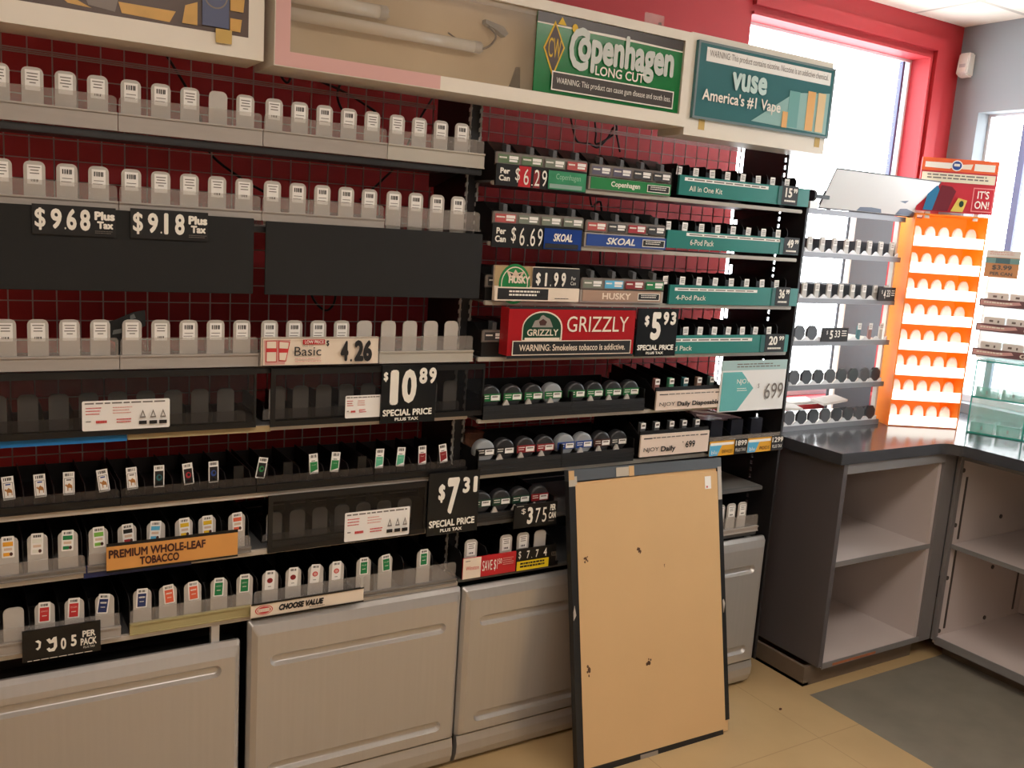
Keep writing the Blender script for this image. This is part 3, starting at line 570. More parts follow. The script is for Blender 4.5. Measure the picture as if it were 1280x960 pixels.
# teal pod boxes
def pod_box(label, x0, x1, z0, z1, word, price, u_word=(.07, .50, .31, .78), warn=(.035, .10, .66, .27), px=(.77, .90), tabs=8, tx=(1.93, 2.406), Y=2.198, ztab=None, skip=0):
    t = thing('pod_box', label, 'display box', (x0, Y, z0), group='teal boxes of the right bay'); w, h = x1-x0, z1-z0
    part('box_body', MB().box(0, w, .012, .22, 0, .012).box(0, w, .21, .22, .012, h+.02), BLK, t)
    xs = [tx[0]-x0+(tx[1]-tx[0])*i/(tabs-1) for i in range(tabs)]; p = xs[1]-xs[0]
    key = ('poddiv', round(h, 3))
    if key not in _cache: _cache[key] = MB().prism([(.013, .012), (.21, .012), (.21, h+.034), (.022, h+.034), (.013, h+.024)], -.0009, .0009, 'x').mesh('divider', [BLK])
    for i in range(tabs+1): mk('divider', _cache[key], t, (min(max(xs[0]-p*.45+p*i, .002), w-.002), 0, 0))
    for i, xx in enumerate(xs):
        pu = part('pusher', MB().box(xx-.022, xx+.022, .030, .2, .012, h+.018), BLK, t)
        mk('price_sticker', sticker('tab'), pu, (xx-.004, .0155, h+.026), (0, math.radians(random.uniform(-5, 5)), 0))
    b = Board('front_board', None, None, 0, w, 0, h, 0, TEAL, th=.008, parent=t)
    b.rect(*warn[:2], *warn[2:], PAPER, 'warning_strip').lines(warn[0]+.02, warn[2]-.02, warn[1]+.05, warn[3]-.04, 1, GREYINK, .8, ragged=.02)
    b.text(word, *u_word, bold=.005)
    if price:
        a, e = px; b.rect(a-.03, .02, a, 1, mat('teal_print_shade', (28, 96, 92), .3)); b.rect(a, -.06, e, .98, INK, 'price_flag')
        b.text(price[0], a+.025, .06, a+(e-a)*.62, .58, bold=.02).text(price[1], a+(e-a)*.68, .06, e-.008, .32, bold=.02).lines(a+.02, e-.02, .72, .86, 1, LETW, .7, ragged=.05)
    return t
pod_box('teal box lettered All in One Kit at the right end of the top shelf', 1.917, 2.500, 1.757, 1.817, 'All in One Kit', ('15', '99'))
pod_box('teal box lettered 6-Pod Pack on the second shelf of the right bay', 1.889, 2.478, 1.593, 1.648, '6-Pod Pack', ('49', '99'), u_word=(.16, .45, .33, .78), warn=(.13, .10, .86, .27), px=(.87, .995), tx=(1.905, 2.391))
pod_box('teal box lettered 4-Pod Pack on the third shelf of the right bay', 1.919, 2.500, 1.4185, 1.479, '4-Pod Pack', ('36', '99'), u_word=(.045, .52, .265, .78), warn=(.035, .14, .66, .30), px=(.81, .93), tx=(1.915, 2.411))
pod_box('teal box lettered 2-Pod Pack half hidden by the $5.93 sign', 1.800, 2.480, 1.2585, 1.318, '2-Pod Pack', ('20', '99'), u_word=(.155, .55, .345, .82), warn=(.18, .16, .74, .34), px=(.83, .97), tabs=10, tx=(1.83, 2.399))
# dog sign and bear sign
b = Board('shelf_sign', 'cream and green shelf sign with a dog badge and price $1.99', 'sign', 1.277, 1.562, 1.421, 1.518, 2.192, CREAMP, th=.008)
b.rect(.0, .0, .43, .58, mat('dog_sign_tan', (178, 152, 110), .5)).ellipse(.23, .52, .18, .58, GREEN, 'badge').ring(.23, .52, .155, .50, .06, CREAMP).poly([(.13, .14), (.21, .20), (.23, .10), (.26, .20), (.34, .14), (.30, .34), (.16, .34)], BEIGE, 'emblem').poly([(.165, .20), (.205, .24), (.19, .29)], INK, 'emblem').poly([(.30, .20), (.265, .24), (.28, .29)], INK, 'emblem')
b.text('HUSKY', .155, .28, .40, .50, CREAMP, .03).rect(.43, .02, 1, .6, INK, 'price_flag').text('$', .47, .16, .525, .54, bold=.02).text('1', .575, .16, .60, .56, bold=.02).text('.', .64, .50, .65, .56).text('9', .68, .14, .735, .56, bold=.02).text('9', .77, .14, .825, .56, bold=.02).text('Per\nCan', .885, .25, .95, .50).rect(.0, .60, 1, 1, CREAMP).rect(.03, .64, .62, .96, INK, 'warning_box').lines(.16, .52, .70, .90, 2, LETW, .5).lines(.70, .90, .90, .94, 1, INK, .5)
b = Board('box_sign', 'glossy red box sign with a bear badge and addiction warning', 'sign', 1.316, 1.765, 1.268, 1.403, 2.165, mat('glossy_red_print', (176, 34, 40), .16), th=.045)
b.rect(0, -.03, 1, .02, CHAR, 'sign_border').rect(0, 1, 1, 1.06, CHAR, 'sign_border')
arch = [(.10, .68), (.405, .68)]+[(.2525+.1525*math.cos(a), .42-.36*math.sin(a)) for a in [math.pi*k/16 for k in range(17)]]
b.poly(arch, CREAMP, 'badge').poly([(.25+(u-.2525)*.94, .42+(v-.42)*.93+.004) for u, v in arch], mat('deep_green_print', (26, 70, 50), .3), 'badge')
b.poly([(.17, .40), (.19, .26), (.22, .24), (.235, .16), (.25, .14), (.27, .18), (.30, .22), (.315, .30), (.33, .40)], mat('bear_grey', (156, 148, 140), .5), 'emblem').poly([(.22, .28), (.25, .22), (.28, .28), (.27, .36), (.23, .36)], BROWN, 'emblem')
b.rect(.12, .62, .385, .68, CREAMP).text('GRIZZLY', .135, .44, .37, .58, CREAMP, .01).text('GRIZZLY', .435, .16, .935, .50, CREAMP, .0)
b.rect(.03, .68, .97, .99, INK, 'warning_box').frame(.03, .68, .97, .99, .006, .018, CREAMP).text('WARNING: Smokeless tobacco is addictive.', .08, .76, .92, .90, CREAMP, .008)
special('black sign reading $5.93 special price beside the red bear sign', 1.777, 1.938, 1.258, 1.406, 2.168, [('$', .17, .14, .28, .38), ('5', .33, .07, .58, .66), ('9', .62, .06, .76, .34), ('3', .80, .06, .94, .34)])
# can racks
def can_rack(label, x0, x1, z0, z1, Y=2.2):
    t = thing('can_rack', label, 'rack', (x0, Y, z0), group='can racks'); w, h = x1-x0, z1-z0
    part('front_bar', MB().box(0, w, 0, .012, 0, h).box(0, w, -.002, 0, h*.3, h*.36).box(0, w, -.002, 0, h*.6, h*.66), CHAR, t)
    part('rack_tray', MB().box(0, w, .012, .24, 0, .004).box(0, w, .235, .24, .004, .075), BLK, t)
    p = w/4
    for i in range(1, 4): part('divider_peak', MB().prism([(i*p-.011, h), (i*p+.011, h), (i*p+.002, h+.016), (i*p-.002, h+.016)], .002, .008), STEEL, t)
    for i in (0, 4): part('rack_end', MB().box(min(max(i*p-.0015, 0), w-.003), min(max(i*p-.0015, 0), w-.003)+.003, .002, .23, 0, h+.03), BLK, t)
    return t
def can(label, x, z, Y, lab, group, bar=True, dome=None):
    t = thing('tobacco_can', label, 'can', (x, Y, z), group=group)
    part('can_body', MB().lathe([(.026, -.004), (.031, -.003), (.0335, .001), (.0335, .020), (.031, .024)], (0, 0, 0)), dome or mat('dark_can', (48, 48, 50), .3), t, sm=True)
    b = Board('can_band', None, None, -.031, .031, -.012, .010, -.0062, lab, th=.0018, parent=t); b.rect(.48, .18, .95, .88, PAPER, 'price_sticker').lines(.54, .9, .3, .6, 1, GREYINK, .6).lines(.06, .42, .2, .8, 2, LETW, .35)
    part('can_foot', MB().box(-.02, .02, .002, .02, -.0345, -.030), BLK, t)
gdark = mat('can_green', (30, 112, 58), .35); domes = mat('silver_dome', (150, 156, 160), .3)
def rack_of(zc, Y, xs, cols, where, group, z0, z1, spans, labs, dom=()):
    for (a, b_), lb in zip(spans, labs): can_rack(lb, a, b_, z0, z1, Y)
    for i, (x_, (cname, c)) in enumerate(zip(xs, cols)):
        can('%s banded round can, %s from the left in the %s' % (cname, ORD[i], where), x_, zc, Y+.022, c, group, dome=domes if i in dom else None)
GC = ('green', gdark)
rack_of(1.140, 2.2, [1.305, 1.378, 1.450, 1.520, 1.605, 1.674, 1.746, 1.815], [GC]*8, 'upper can racks', 'cans in the upper racks', 1.0785, 1.118, ((1.272, 1.578), (1.579, 1.860)), ('black can rack with four green cans under the red bear sign', 'black can rack with four green cans beside the disposable sign'), (3,))
DB, DR, BL = ('black', INK), ('dark red', drd), ('blue', BLUEP)
rack_of(.980, 2.2, [1.297, 1.364, 1.436, 1.505, 1.580, 1.648, 1.718, 1.784], [DB, DB, DR, DR, BL, BL, ('brown', BROWN), ('grey', dkl)], 'lower can racks', 'cans in the lower racks', .9155, .957, ((1.266, 1.556), (1.557, 1.835)), ('black can rack with black and dark red cans above the leaning board', 'black can rack with blue cans above the leaning board'), (0, 4, 5))
dg_ = mat('dark_green_band', (30, 66, 48), .4)
rack_of(.820, 2.215, [1.305, 1.372, 1.440, 1.508], [('dark green', dg_), ('dark green', dg_), ('dark green', dg_), ('dark red', drd)], 'lowest can rack', 'cans in the lowest rack', .7665, .792, ((1.272, 1.552),), ('black can rack partly behind the $3.75 tag',))
t = thing('plastic_box', 'small clear brownish plastic box at the left end above the lower can racks', 'box', (1.27, 2.29, .916))
part('box_shell', MB().box(0, .06, 0, .003, 0, .10).box(0, .003, .003, .08, 0, .10).box(.057, .06, .003, .08, 0, .10).box(.003, .057, .003, .08, 0, .003), mat('brown_clear_plastic', (120, 80, 62), .2, trans=.5), t)
part('box_lid', MB().box(-.002, .062, -.002, .082, .10, .104), mat('brown_clear_plastic', (120, 80, 62)), t)
# vape trays
def vape_tray(label, x0, x1, z0, z1, word1, word2, tabs, txs, ttop, price=None, Y=2.19):
    t = thing('vape_tray', label, 'display tray', (x0, Y, z0), group='cream lettered vape trays'); w, h = x1-x0, z1-z0
    part('tray_body', MB().box(0, w, .008, .25, 0, .010).box(0, w, .24, .25, .01, h+.02), BLK, t)
    for i in range(len(txs)+1):
        xx = (txs[0]-x0)-.03+.061*i; part('divider', MB().prism([(.010, .01), (.24, .01), (.24, h+.05), (.06, h+.03), (.012, h)], max(xx-.001, 0), max(xx-.001, 0)+.002, 'x'), BLK, t)
    for xx, c in zip(txs, tabs):
        pu = part('pusher', MB().prism([(.018, .01), (.03, .01), (.03, ttop-z0), (.018, ttop-z0-.004)], xx-x0-.010, xx-x0+.010, 'x'), c, t)
        mk('price_sticker', _cache.setdefault('minitab', MB().m(PAPER).box(-.009, .009, -.0006, 0, -.018, 0).m(GREYINK).box(-.006, .006, -.0011, -.0006, -.012, -.005).mesh('price_sticker')), pu, (xx-x0, .0165, ttop-z0-.001))
    part('tray_lip', MB().box(0, w, .002, .008, 0, h+.012), BLK, t)
    b = Board('front_board', None, None, 0, w, 0, h, -.004, mat('cream_board', (232, 214, 200), .5), th=.006, parent=t)
    b.rect(.04, .14, .16, .19, INK).lines(.17, .84, .13, .20, 1, GREYINK, .7, ragged=.02).rect(.86, .14, .97, .19, INK)
    b.text('NJOY', .045, .58, word1, .82, INK, 0).text(word2, word1+.03, .56, .93 if not price else .50, .88, INK, .015)
    if price: b.text(price, .645, .40, .785, .72, INK, .01).text('$', .59, .40, .61, .48, INK)
    return t
tb = [mat('rosy_tab', (150, 104, 98), .5), mat('green_tab', (80, 150, 116), .5), mat('teal_tab', (60, 110, 116), .5), mat('tan_tab', (150, 120, 104), .5), mat('slate_tab', (84, 104, 100), .5)]
vape_tray('cream fronted tray lettered Daily Disposable beside the upper can racks', 1.896, 2.188, 1.0785, 1.140, .27, 'Daily Disposable', tb, [1.912, 1.972, 2.033, 2.092, 2.148], 1.178)
vape_tray('cream fronted tray lettered Daily 699 above the leaning board', 1.848, 2.140, .9285, 1.000, .26, 'Daily', [TABG]*5, [1.870, 1.928, 1.990, 2.045, 2.102], 1.036, '699')
b = Board('price_sign', 'white and teal glossy sign with large 699 at the rack end', 'sign', 2.163, 2.470, 1.060, 1.234, 2.182, mat('glossy_white_print', (238, 240, 240), .2), th=.004)
b.rect(.0, .0, 1, .19, mat('pale_teal_band', (170, 200, 200), .3)).lines(.22, .90, .06, .16, 2, GREYINK, .4).poly([(.02, .22), (.30, .22), (.50, .55), (.28, .98), (.02, .98)], mat('aqua_print', (110, 186, 186), .25), 'arrow_shape').text('NJOY', .24, .36, .43, .48, LETW).lines(.25, .40, .54, .62, 2, LETW, .3).text('699', .68, .46, .97, .78, GREYINK, .0).text('$', .56, .46, .585, .56, GREYINK)
# orange and blue tags tray at the end
t = thing('pod_tray', 'black tray with dark facings and yellow blue tags at the rack end', 'display tray', (2.15, 2.192, .9155))
part('tray_body', MB().box(0, .335, .004, .24, 0, .008).box(0, .335, .0, .004, .0, .045), BLK, t)
for i in range(4): part('divider', MB().prism([(.006, .008), (.24, .008), (.24, .10), (.10, .09), (.006, .05)], .022+i*.095-.001, .022+i*.095+.001, 'x'), BLK, t)
for i in range(3): part('pusher', MB().box(.03+i*.095, .085+i*.095, .03, .05, .008, .105), mat('dark_blue_black', (24, 26, 36), .3), t)
part('clear_lip', MB().box(.0, .335, -.0015, .0, .03, .058), CLEAR, t)
for (a, e, word, dig) in ((0, .172, 'DEVICES', '1899'), (.178, .350, 'PODS', '1299')):
    b = Board('tag_board', None, None, a, e, -.008, .043, -.004, mat('amber_print', (232, 172, 52), .4), th=.002, parent=t)
    b.poly([(.0, .18), (.34, .18), (.22, .98), (.0, .98)], skyb).rect(.02, .10, .64, .28, PAPER, 'warning_strip').text(word, .34, .62, .62, .84, BROWN, .0).text('blu', .05, .6, .2, .86, LETW).rect(.66, -.05, 1, .98, INK, 'price_flag').text(dig, .68, .04, .985, .40, bold=.01).text('PLUS TAX', .69, .58, .97, .80)
t = thing('plastic_bags', 'shiny pinkish clear plastic wrap lying between the 699 sign and the tag tray', 'wrap', (2.10, 2.26, 1.005))
part('wrap', MB().prism([(0, .055), (.09, .05), (.26, .012), (.25, 0), (.14, .006), (.05, .015)], 0, .09), mat('pinkish_wrap', (190, 160, 170), .1, trans=.45, noise=.25, nscale=40, bump=.8), t)
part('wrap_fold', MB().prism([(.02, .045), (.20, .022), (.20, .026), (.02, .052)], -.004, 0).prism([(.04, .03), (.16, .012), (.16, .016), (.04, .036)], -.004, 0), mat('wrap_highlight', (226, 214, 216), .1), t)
# low right: price tag, savings tags, paddles
b = Board('price_tag', 'black price tag reading $3.75 per can', 'price tag', 1.398, 1.551, .740, .812, 2.197, blank_tag, th=.006)
b.text('$', .16, .16, .26, .42, bold=.0).text('3', .30, .12, .43, .86, bold=.02).text('7', .49, .20, .60, .84).text('5', .65, .20, .75, .84).text('PER\nCAN', .80, .10, .97, .72, bold=.02).lines(.80, .96, .80, .86, 1, GREYINK, .6).lines(.04, .2, .03, .06, 1, LETW, .6)
its = [(1.272, ('dot', INK, INK), 0), (1.392, ('dot', INK, INK), 0), (1.452, ('dot', INK, INK), 0), (1.514, None, 0)]
tray('black tray with four white paddles behind the red savings tag', 1.242, 1.58, .5985, (.5988, .612), .63, [(x_, TB if s_ else None, 0) for x_, s_, _ in its], .112, Y=2.213, raila=BLK, base=BLK, dmat=dk, group='pack tag trays', dh=.08)
tray('grey tray with white paddles between leaning board and counter', 2.14, 2.455, .5985, (.603, .622), .664, [(2.204, TB, 0), (2.27, TB, 0), (2.322, TB, 0), (2.376, TB, 0)], .112, Y=2.215, raila=RAIL, base=GREYT, dmat=dk, group='pack tag trays', dh=.06)
b = Board('savings_tag', 'red and white shelf tag reading save $1.50', 'price tag', 1.236, 1.416, .605, .668, 2.199, REDP, th=.005)
b.rect(0, 0, .33, 1, CREAMP, 'printed_panel').lines(.04, .14, .12, .2, 1, GREYINK).text('Winston', .05, .38, .29, .58, REDL).text('SAVE $1', .355, .22, .64, .80, bold=.0).text('50', .655, .22, .72, .48, bold=.0).lines(.74, .95, .22, .62, 4, PINK, .3)
b = Board('price_tag', 'black and yellow tag reading $7.74', 'price tag', 1.419, 1.562, .604, .672, 2.199, blank_tag, th=.005)
b.text('$', .04, .08, .10, .46).text('7', .24, .10, .31, .46, bold=.01).text('.', .36, .42, .375, .46).text('7', .46, .10, .53, .46, bold=.01).text('4', .66, .08, .74, .46, bold=.01).rect(.0, .55, .80, .98, YEL, 'printed_panel').lines(.08, .72, .62, .90, 2, INK, .6)
b.text('KOOL', .86, .30, .99, .52, GREYINK, -.01)
# ================================================================== SILVER CABINETS
def capsule(cx, cz, L, r, n=8): return [(cx+L/2-r+r*math.cos(a), cz+r*math.sin(a)) for a in [-math.pi/2+math.pi*k/n for k in range(n+1)]]+[(cx-L/2+r+r*math.cos(a), cz+r*math.sin(a)) for a in [math.pi/2+math.pi*k/n for k in range(n+1)]]
def door_mesh(w, h, grooves):
    bm = bmesh.new()
    def loop(pts, y): return [bm.verts.new((p[0], y, p[1])) for p in pts]
    def strip_(a, b):
        n = len(a)
        for i in range(n): bm.faces.new((a[i], a[(i+1) % n], b[(i+1) % n], b[i]))
    def edges(l): return [bm.edges.get((l[i], l[(i+1) % len(l)])) or bm.edges.new((l[i], l[(i+1) % len(l)])) for i in range(len(l))]
    o0 = loop(rrect(.022, w-.016, .012, h-.036, .006), 0); o1 = loop(rrect(.008, w-.005, .004, h-.010, .006), .008); o2 = loop(rrect(0, w, 0, h, .006), .020); o3 = loop(rrect(0, w, 0, h, .006), .028)
    strip_(o0, o1); strip_(o1, o2); strip_(o2, o3); bm.faces.new(o3)
    es = edges(o0)
    for (cx, cz, L, r) in grooves:
        g0 = loop(capsule(cx, cz, L, r), 0); g1 = loop(capsule(cx, cz, L-.013, r-.0065), .010); g2 = loop(capsule(cx, cz, L-.018, r-.009), .0115)
        es += edges(g0); strip_(g0, g1); strip_(g1, g2); bm.faces.new(g2)
    bmesh.ops.triangle_fill(bm, edges=es, use_beauty=True, use_dissolve=False)
    bmesh.ops.recalc_face_normals(bm, faces=bm.faces)
    me = bpy.data.meshes.new('door'); bm.to_mesh(me); bm.free(); me.materials.append(SILVER)
    return me
def cabinet(label, x0, x1, top, bot=.10, g2z=.157, g1z=.466):
    t = thing('storage_cabinet', label, 'cabinet', (x0, 2.196, 0), group='silver doored cabinets'); w = x1-x0
    part('body', MB().box(.004, w-.004, .028, .10, .055, top-.012), BLK, t)
    mk('door', door_mesh(w, top-bot, [(w/2+.002, g1z-bot, w*.83, .0165), (w/2+.002, g2z-bot, w*.83, .0165)]), t, (0, 0, bot))
    part('kick_plate', MB().prism([(.010, .10), (.004, .075), (.006, .045), (.016, .02), (.032, .006), (.05, .0), (.07, .0), (.07, .10)], .004, w-.004, 'x'), SILVER, t, sm=False)
    part('hinge_clip', MB().box(w-.07, w-.05, .03, .05, top-.02, .5775), STEEL, t)
cabinet('silver doored cabinet at far left, its top edge lowest of the four', -.02, .600, .534); cabinet('silver doored cabinet beneath the cream strip sign', .619, 1.240, .578)
cabinet('silver doored cabinet beneath the red savings tag, half hidden by the leaning board', 1.247, 1.862, .573); cabinet('silver doored cabinet behind the leaning board beside the counter', 1.870, 2.494, .580)
# ================================================================== TOP SIGNS
b = Board('light_box_sign', 'white framed wall sign with yellow and dark picture at top left', 'sign', -.02, .614, 1.956, 2.222, 2.15, CREAM, th=.14)
b.rect(.0, -.02, .945, .83, mat('dark_brown_print', (86, 66, 56), .3), 'picture')
yl = mat('yellow_ochre_print', (214, 166, 84), .35, noise=.2, nscale=20); gy = mat('warm_grey_print', (132, 120, 112), .35)
for pts, m_ in (([(.33, .72), (.40, .76), (.44, .80), (.37, .79)], yl), ([(.41, .66), (.52, .70), (.51, .80), (.43, .78)], gy), ([(.52, .72), (.70, .72), (.68, .81), (.53, .80)], yl), ([(.58, .40), (.63, .42), (.62, .58), (.57, .56)], yl), ([(.66, .36), (.72, .40), (.70, .58), (.65, .54)], yl), ([(.73, .66), (.77, .62), (.77, .80), (.72, .80)], yl), ([(.88, .50), (.93, .50), (.925, .64), (.88, .64)], yl), ([(.88, .70), (.92, .70), (.915, .80), (.88, .80)], yl), ([(.10, .30), (.30, .36), (.30, .60), (.10, .52)], gy), ([(.46, .30), (.56, .34), (.55, .56), (.46, .50)], gy)): b.poly(pts, m_, 'pictured_shape')
b.rect(.785, -.02, .875, .79, mat('dusty_blue_print', (84, 92, 124), .35), 'blue_stripe').ring(.83, .55, .04, .10, .12, gy).lines(.805, .855, .50, .60, 2, gy, .5).rect(.83, .80, .885, .91, mat('masking_tape', (206, 172, 96), .6), 'tape_piece').lines(.26, .36, .60, .66, 2, LETW, .3)
# empty light box with loose tubes
lx0, lx1, lz0, lz1, LY = .635, 1.868, 1.950, 2.216, 2.14
t = thing('light_box', 'long white framed light box with loose fluorescent tubes visible inside', 'light box', (lx0, LY, lz0)); W_, H_ = lx1-lx0, lz1-lz0
part('frame', MB().box(0, W_, 0, .16, 0, .034).box(0, W_, 0, .16, H_-.026, H_).box(0, .008, 0, .16, .034, H_-.026).box(W_-.028, W_, 0, .16, .034, H_-.026), CREAM, t)
part('back_panel', MB().box(.008, W_-.028, .066, .076, .034, H_-.026), mat('stained_beige_board', (226, 200, 162), .6, noise=.25, nscale=4), t)
PB = mat('pinkish_paper_border', (224, 176, 170), .6)
part('inner_border', MB().prism([(.002, .002), (.42, .002), (.42, .034), (.036, .034), (.036, H_), (.002, H_)], -.0012, .0), PB, t)
part('front_pane', MB().box(.008, .70, .010, .012, .034, H_-.026), mat('dusty_pane', (190, 176, 156), .15, trans=.8), t)
TUBE = mat('old_tube_glass', (240, 230, 214), .1); 
for (x0, x1, z, r, lb) in ((.036, .285, .166, .0165, 'short tube'), (.036, .55, .126, .0145, 'long tube')):
    o = part('fluorescent_tube', MB().cyl((x0, .042, z), (x1-.02, .042, z), r, 20), TUBE, t, sm=True, label=lb)
    part('tube_cap', MB().cyl((x1-.02, .042, z), (x1, .042, z), r+.0006, 20), STEEL, o); part('tube_pin', MB().cyl((x1, .042, z+.007), (x1+.010, .042, z+.007), .0018, 8).cyl((x1, .042, z-.007), (x1+.010, .042, z-.007), .0018, 8), STEEL, o)
part('bracket_wire', MB().tube([(.53, .05, .115), (.58, .05, .135), (.60, .05, .165), (.575, .05, .185)], .003).tube([(.46, .05, .15), (.52, .05, .125), (.56, .05, .118)], .002), mat('dull_wire', (90, 78, 70), .5), t)
part('lamp_socket', MB().prism([(.565, .20), (.62, .19), (.635, .175), (.625, .165), (.60, .178), (.565, .19)], .045, .07), mat('grey_socket', (130, 124, 118), .4), t)
part('torn_paper', MB().prism([(.63, .036), (.655, .040), (.668, .075), (.675, .098), (.690, .10), (.694, .036)], .066, .07), mat('brown_paper', (104, 80, 62), .7, noise=.3, nscale=30), t)
part('back_seam', MB().box(.655, .66, .070, .075, .04, .17), mat('slate_stain', (128, 124, 128), .6), t)
b = Board('green_panel', None, None, .698, W_-.030, .036, H_-.028, .006, mat('green_sign_print', (28, 120, 62), .22, noise=.25, nscale=3), th=.004, parent=t)
b.rect(.0, .0, 1, .13, mat('dark_smoke_print', (62, 54, 52), .3), 'printed_band').poly([(.0, .13), (.5, .115), (1, .14), (1, .155), (.0, .145)], LETW, 'torn_edge')
GOLD = mat('gold_print', (200, 170, 110), .4)
b.poly([(.11, .08), (.18, .40), (.115, .80), (.045, .44)], GOLD, 'diamond').poly([(.112, .13), (.170, .40), (.115, .74), (.055, .44)], mat('deep_maroon_print', (70, 50, 44), .4), 'diamond').text('CW', .075, .30, .155, .55, GOLD).poly([(.15, .02), (.18, .12), (.125, .12)], GOLD, 'diamond').ellipse(.235, .13, .018, .055, GOLD)
SIL = mat('silver_ink', (205, 212, 204), .35)
b.text('C', .205, .10, .335, .66, SIL, .012).text('openhagen', .262, .09, .935, .66, SIL, .022).text('LONG CUT', .385, .55, .725, .675, LETW, .008).rect(.105, .715, .95, .96, mat('brown_black_print', (58, 48, 42), .4), 'warning_box').frame(.105, .715, .95, .96, .006, .016, LETW).text('WARNING: This product can cause gum disease and tooth loss.', .135, .79, .93, .89, LETW, .0)
# teal vape sign
b = Board('wall_sign', 'teal film sign lettered America\'s #1 Vape on a white board by the window', 'sign', 1.874, 2.490, 1.930, 2.222, 2.152, CREAM, th=.12)
t2 = b.t
b2 = Board('film_panel', None, None, .018, .616, .05, .272, -.012, TEALS, th=.012, parent=t2)
b2.frame(0, 0, 1, 1, .012, .03, mat('grey_film_edge', (120, 136, 140), .3)).rect(.055, .07, .965, .25, PAPER, 'warning_strip').text('WARNING: This product contains nicotine. Nicotine is an addictive chemical.', .075, .10, .945, .21, GREYINK, .0)
b2.poly([(.40, .92), (.70, .44), (.97, .36), (.97, .95)], mat('pale_teal_print', (150, 190, 186), .3), 'printed_swoosh').rect(.66, .42, .74, .92, mat('sea_print', (110, 168, 164), .4), 'pictured_device').rect(.80, .38, .86, .93, mat('apricot_print', (232, 176, 104), .4), 'pictured_device').rect(.88, .38, .94, .93, mat('sand_print', (230, 200, 150), .4), 'pictured_device').rect(.62, .72, .66, .94, mat('apricot_print', (232, 176, 104)), 'pictured_device')
b2.text('vuse', .235, .32, .485, .56, mat('pale_aqua_ink', (200, 226, 222), .4), .02).text("America's #1 Vape", .045, .60, .60, .80, LETW, .01)
for u in (.11, .94): b.rect(u-.02, .80, u+.02, .93, mat('masking_tape', (206, 172, 96)), 'tape_piece')
t = thing('clear_tag', 'small clear plastic tag standing on the light box top edge', 'tag', (1.70, 2.16, 2.217)); part('tag_plate', MB().box(0, .07, 0, .003, 0, .032), CLEAR, t); part('tag_slot', MB().box(.05, .06, -.001, 0, .006, .012), GREYINK, t)
# ================================================================== LEANING BOARD
t = thing('framed_board', 'tan cardboard backed picture frame leaning against the shelves on the floor', 'board', (1.560, 1.993, .0), rot=(-.2035, .009, -.012))
W_, H_ = .622, .930
KRAFT = mat('kraft_cardboard', (216, 178, 128), .8, noise=.05, nscale=5, bump=.05); FR = mat('black_frame_tape', (30, 31, 33), .45); FRG = mat('grey_frame_tape', (86, 92, 98), .5)
part('frame', MB().m(FRG).box(0, W_, 0, .022, H_-.034, H_).m(FR).box(0, .024, 0, .022, .0, H_-.034).box(W_-.020, W_, 0, .022, .05, H_-.034).box(0, W_-.03, 0, .022, 0, .022), None, t)
part('backing', MB().prism([(.022, .0), (W_-.004, .012), (W_-.004, .06), (W_-.018, .06), (W_-.018, H_-.032), (.022, H_-.040)], .004, .018).box(.024, W_-.02, -.0012, .004, .022, H_-.045), KRAFT, t)
DENT = mat('dark_puncture', (96, 66, 44), .8)
for i, (x, z, s) in enumerate(((.26, .66, 1.), (.055, .655, .9), (.285, .30, 1.3), (.055, .315, 1.4), (.36, .60, .4))):
    mb = MB()
    for k in range(9):
        a = random.uniform(0, 6.28); d = random.uniform(0, .014)*s; r = random.uniform(.0012, .004)*s; mb.prism(ell(x+d*math.cos(a)*.6, z+d*math.sin(a), r, r*1.3, 7), -.0018, -.0012)
    part('puncture', mb, DENT, t)
part('paper_label', MB().box(.545, .572, -.002, -.0012, .83, .872), PAPER, t); part('paper_mark', MB().box(.551, .557, -.0026, -.002, .834, .840), REDL, t)
part('tape_scrap', MB().box(.18, .235, -.001, 0, H_-.032, H_-.004).box(.0, .03, -.001, 0, H_-.05, H_-.02), mat('clear_tape', (196, 186, 170), .3), t); part('tape_scrap', MB().box(.23, .25, -.0015, -.0006, H_-.034, H_-.002), KRAFT, t); part('tape_scrap', MB().box(.0, .02, -.0015, -.001, H_-.03, H_-.002), KRAFT, t)
part('chipped_paint', MB().prism([(.002, .475), (.012, .49), (.007, .52), (.002, .50)], -.0015, 0).prism([(W_-.012, .41), (W_-.004, .44), (W_-.010, .455), (W_-.014, .45)], -.0015, 0).box(W_-.018, W_-.002, -.0015, 0, H_-.14, H_-.03), mat('chipped_white', (186, 178, 168), .7), t)
part('paper_label', MB().box(.24, .31, -.0015, 0, .003, .016), mat('frame_label', (150, 140, 128), .6), t)
# ================================================================== COUNTERS
LAM = mat('grey_laminate', (120, 116, 116), .45, noise=.05, nscale=6); LAMD = mat('shaded_grey_laminate', (92, 88, 90), .45, noise=.05, nscale=6); LAMI = mat('pale_cabinet_lining', (206, 194, 190), .5, noise=.04, nscale=6)  # LAMD: same grey laminate as LAM, darkened so the side panel looks in shadow
KICK = mat('scuffed_kick_board', (112, 98, 84), .6, noise=.2, nscale=12); EDG = mat('grey_edge_band', (132, 130, 130), .45)
PIN = mat('shelf_pin_metal', (92, 84, 80), .4, metal=.5)
t = thing('base_cabinet', 'grey open base cabinet with two bays of shelf beside the wall rack', 'cabinet', (2.70, 2.07, 0))
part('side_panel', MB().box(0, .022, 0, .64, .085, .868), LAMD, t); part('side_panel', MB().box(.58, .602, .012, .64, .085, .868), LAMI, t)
part('stile', MB().box(.60, .675, 0, .016, .075, .868), LAM, t); part('top_rail', MB().box(.022, .60, 0, .016, .828, .868), EDG, t)
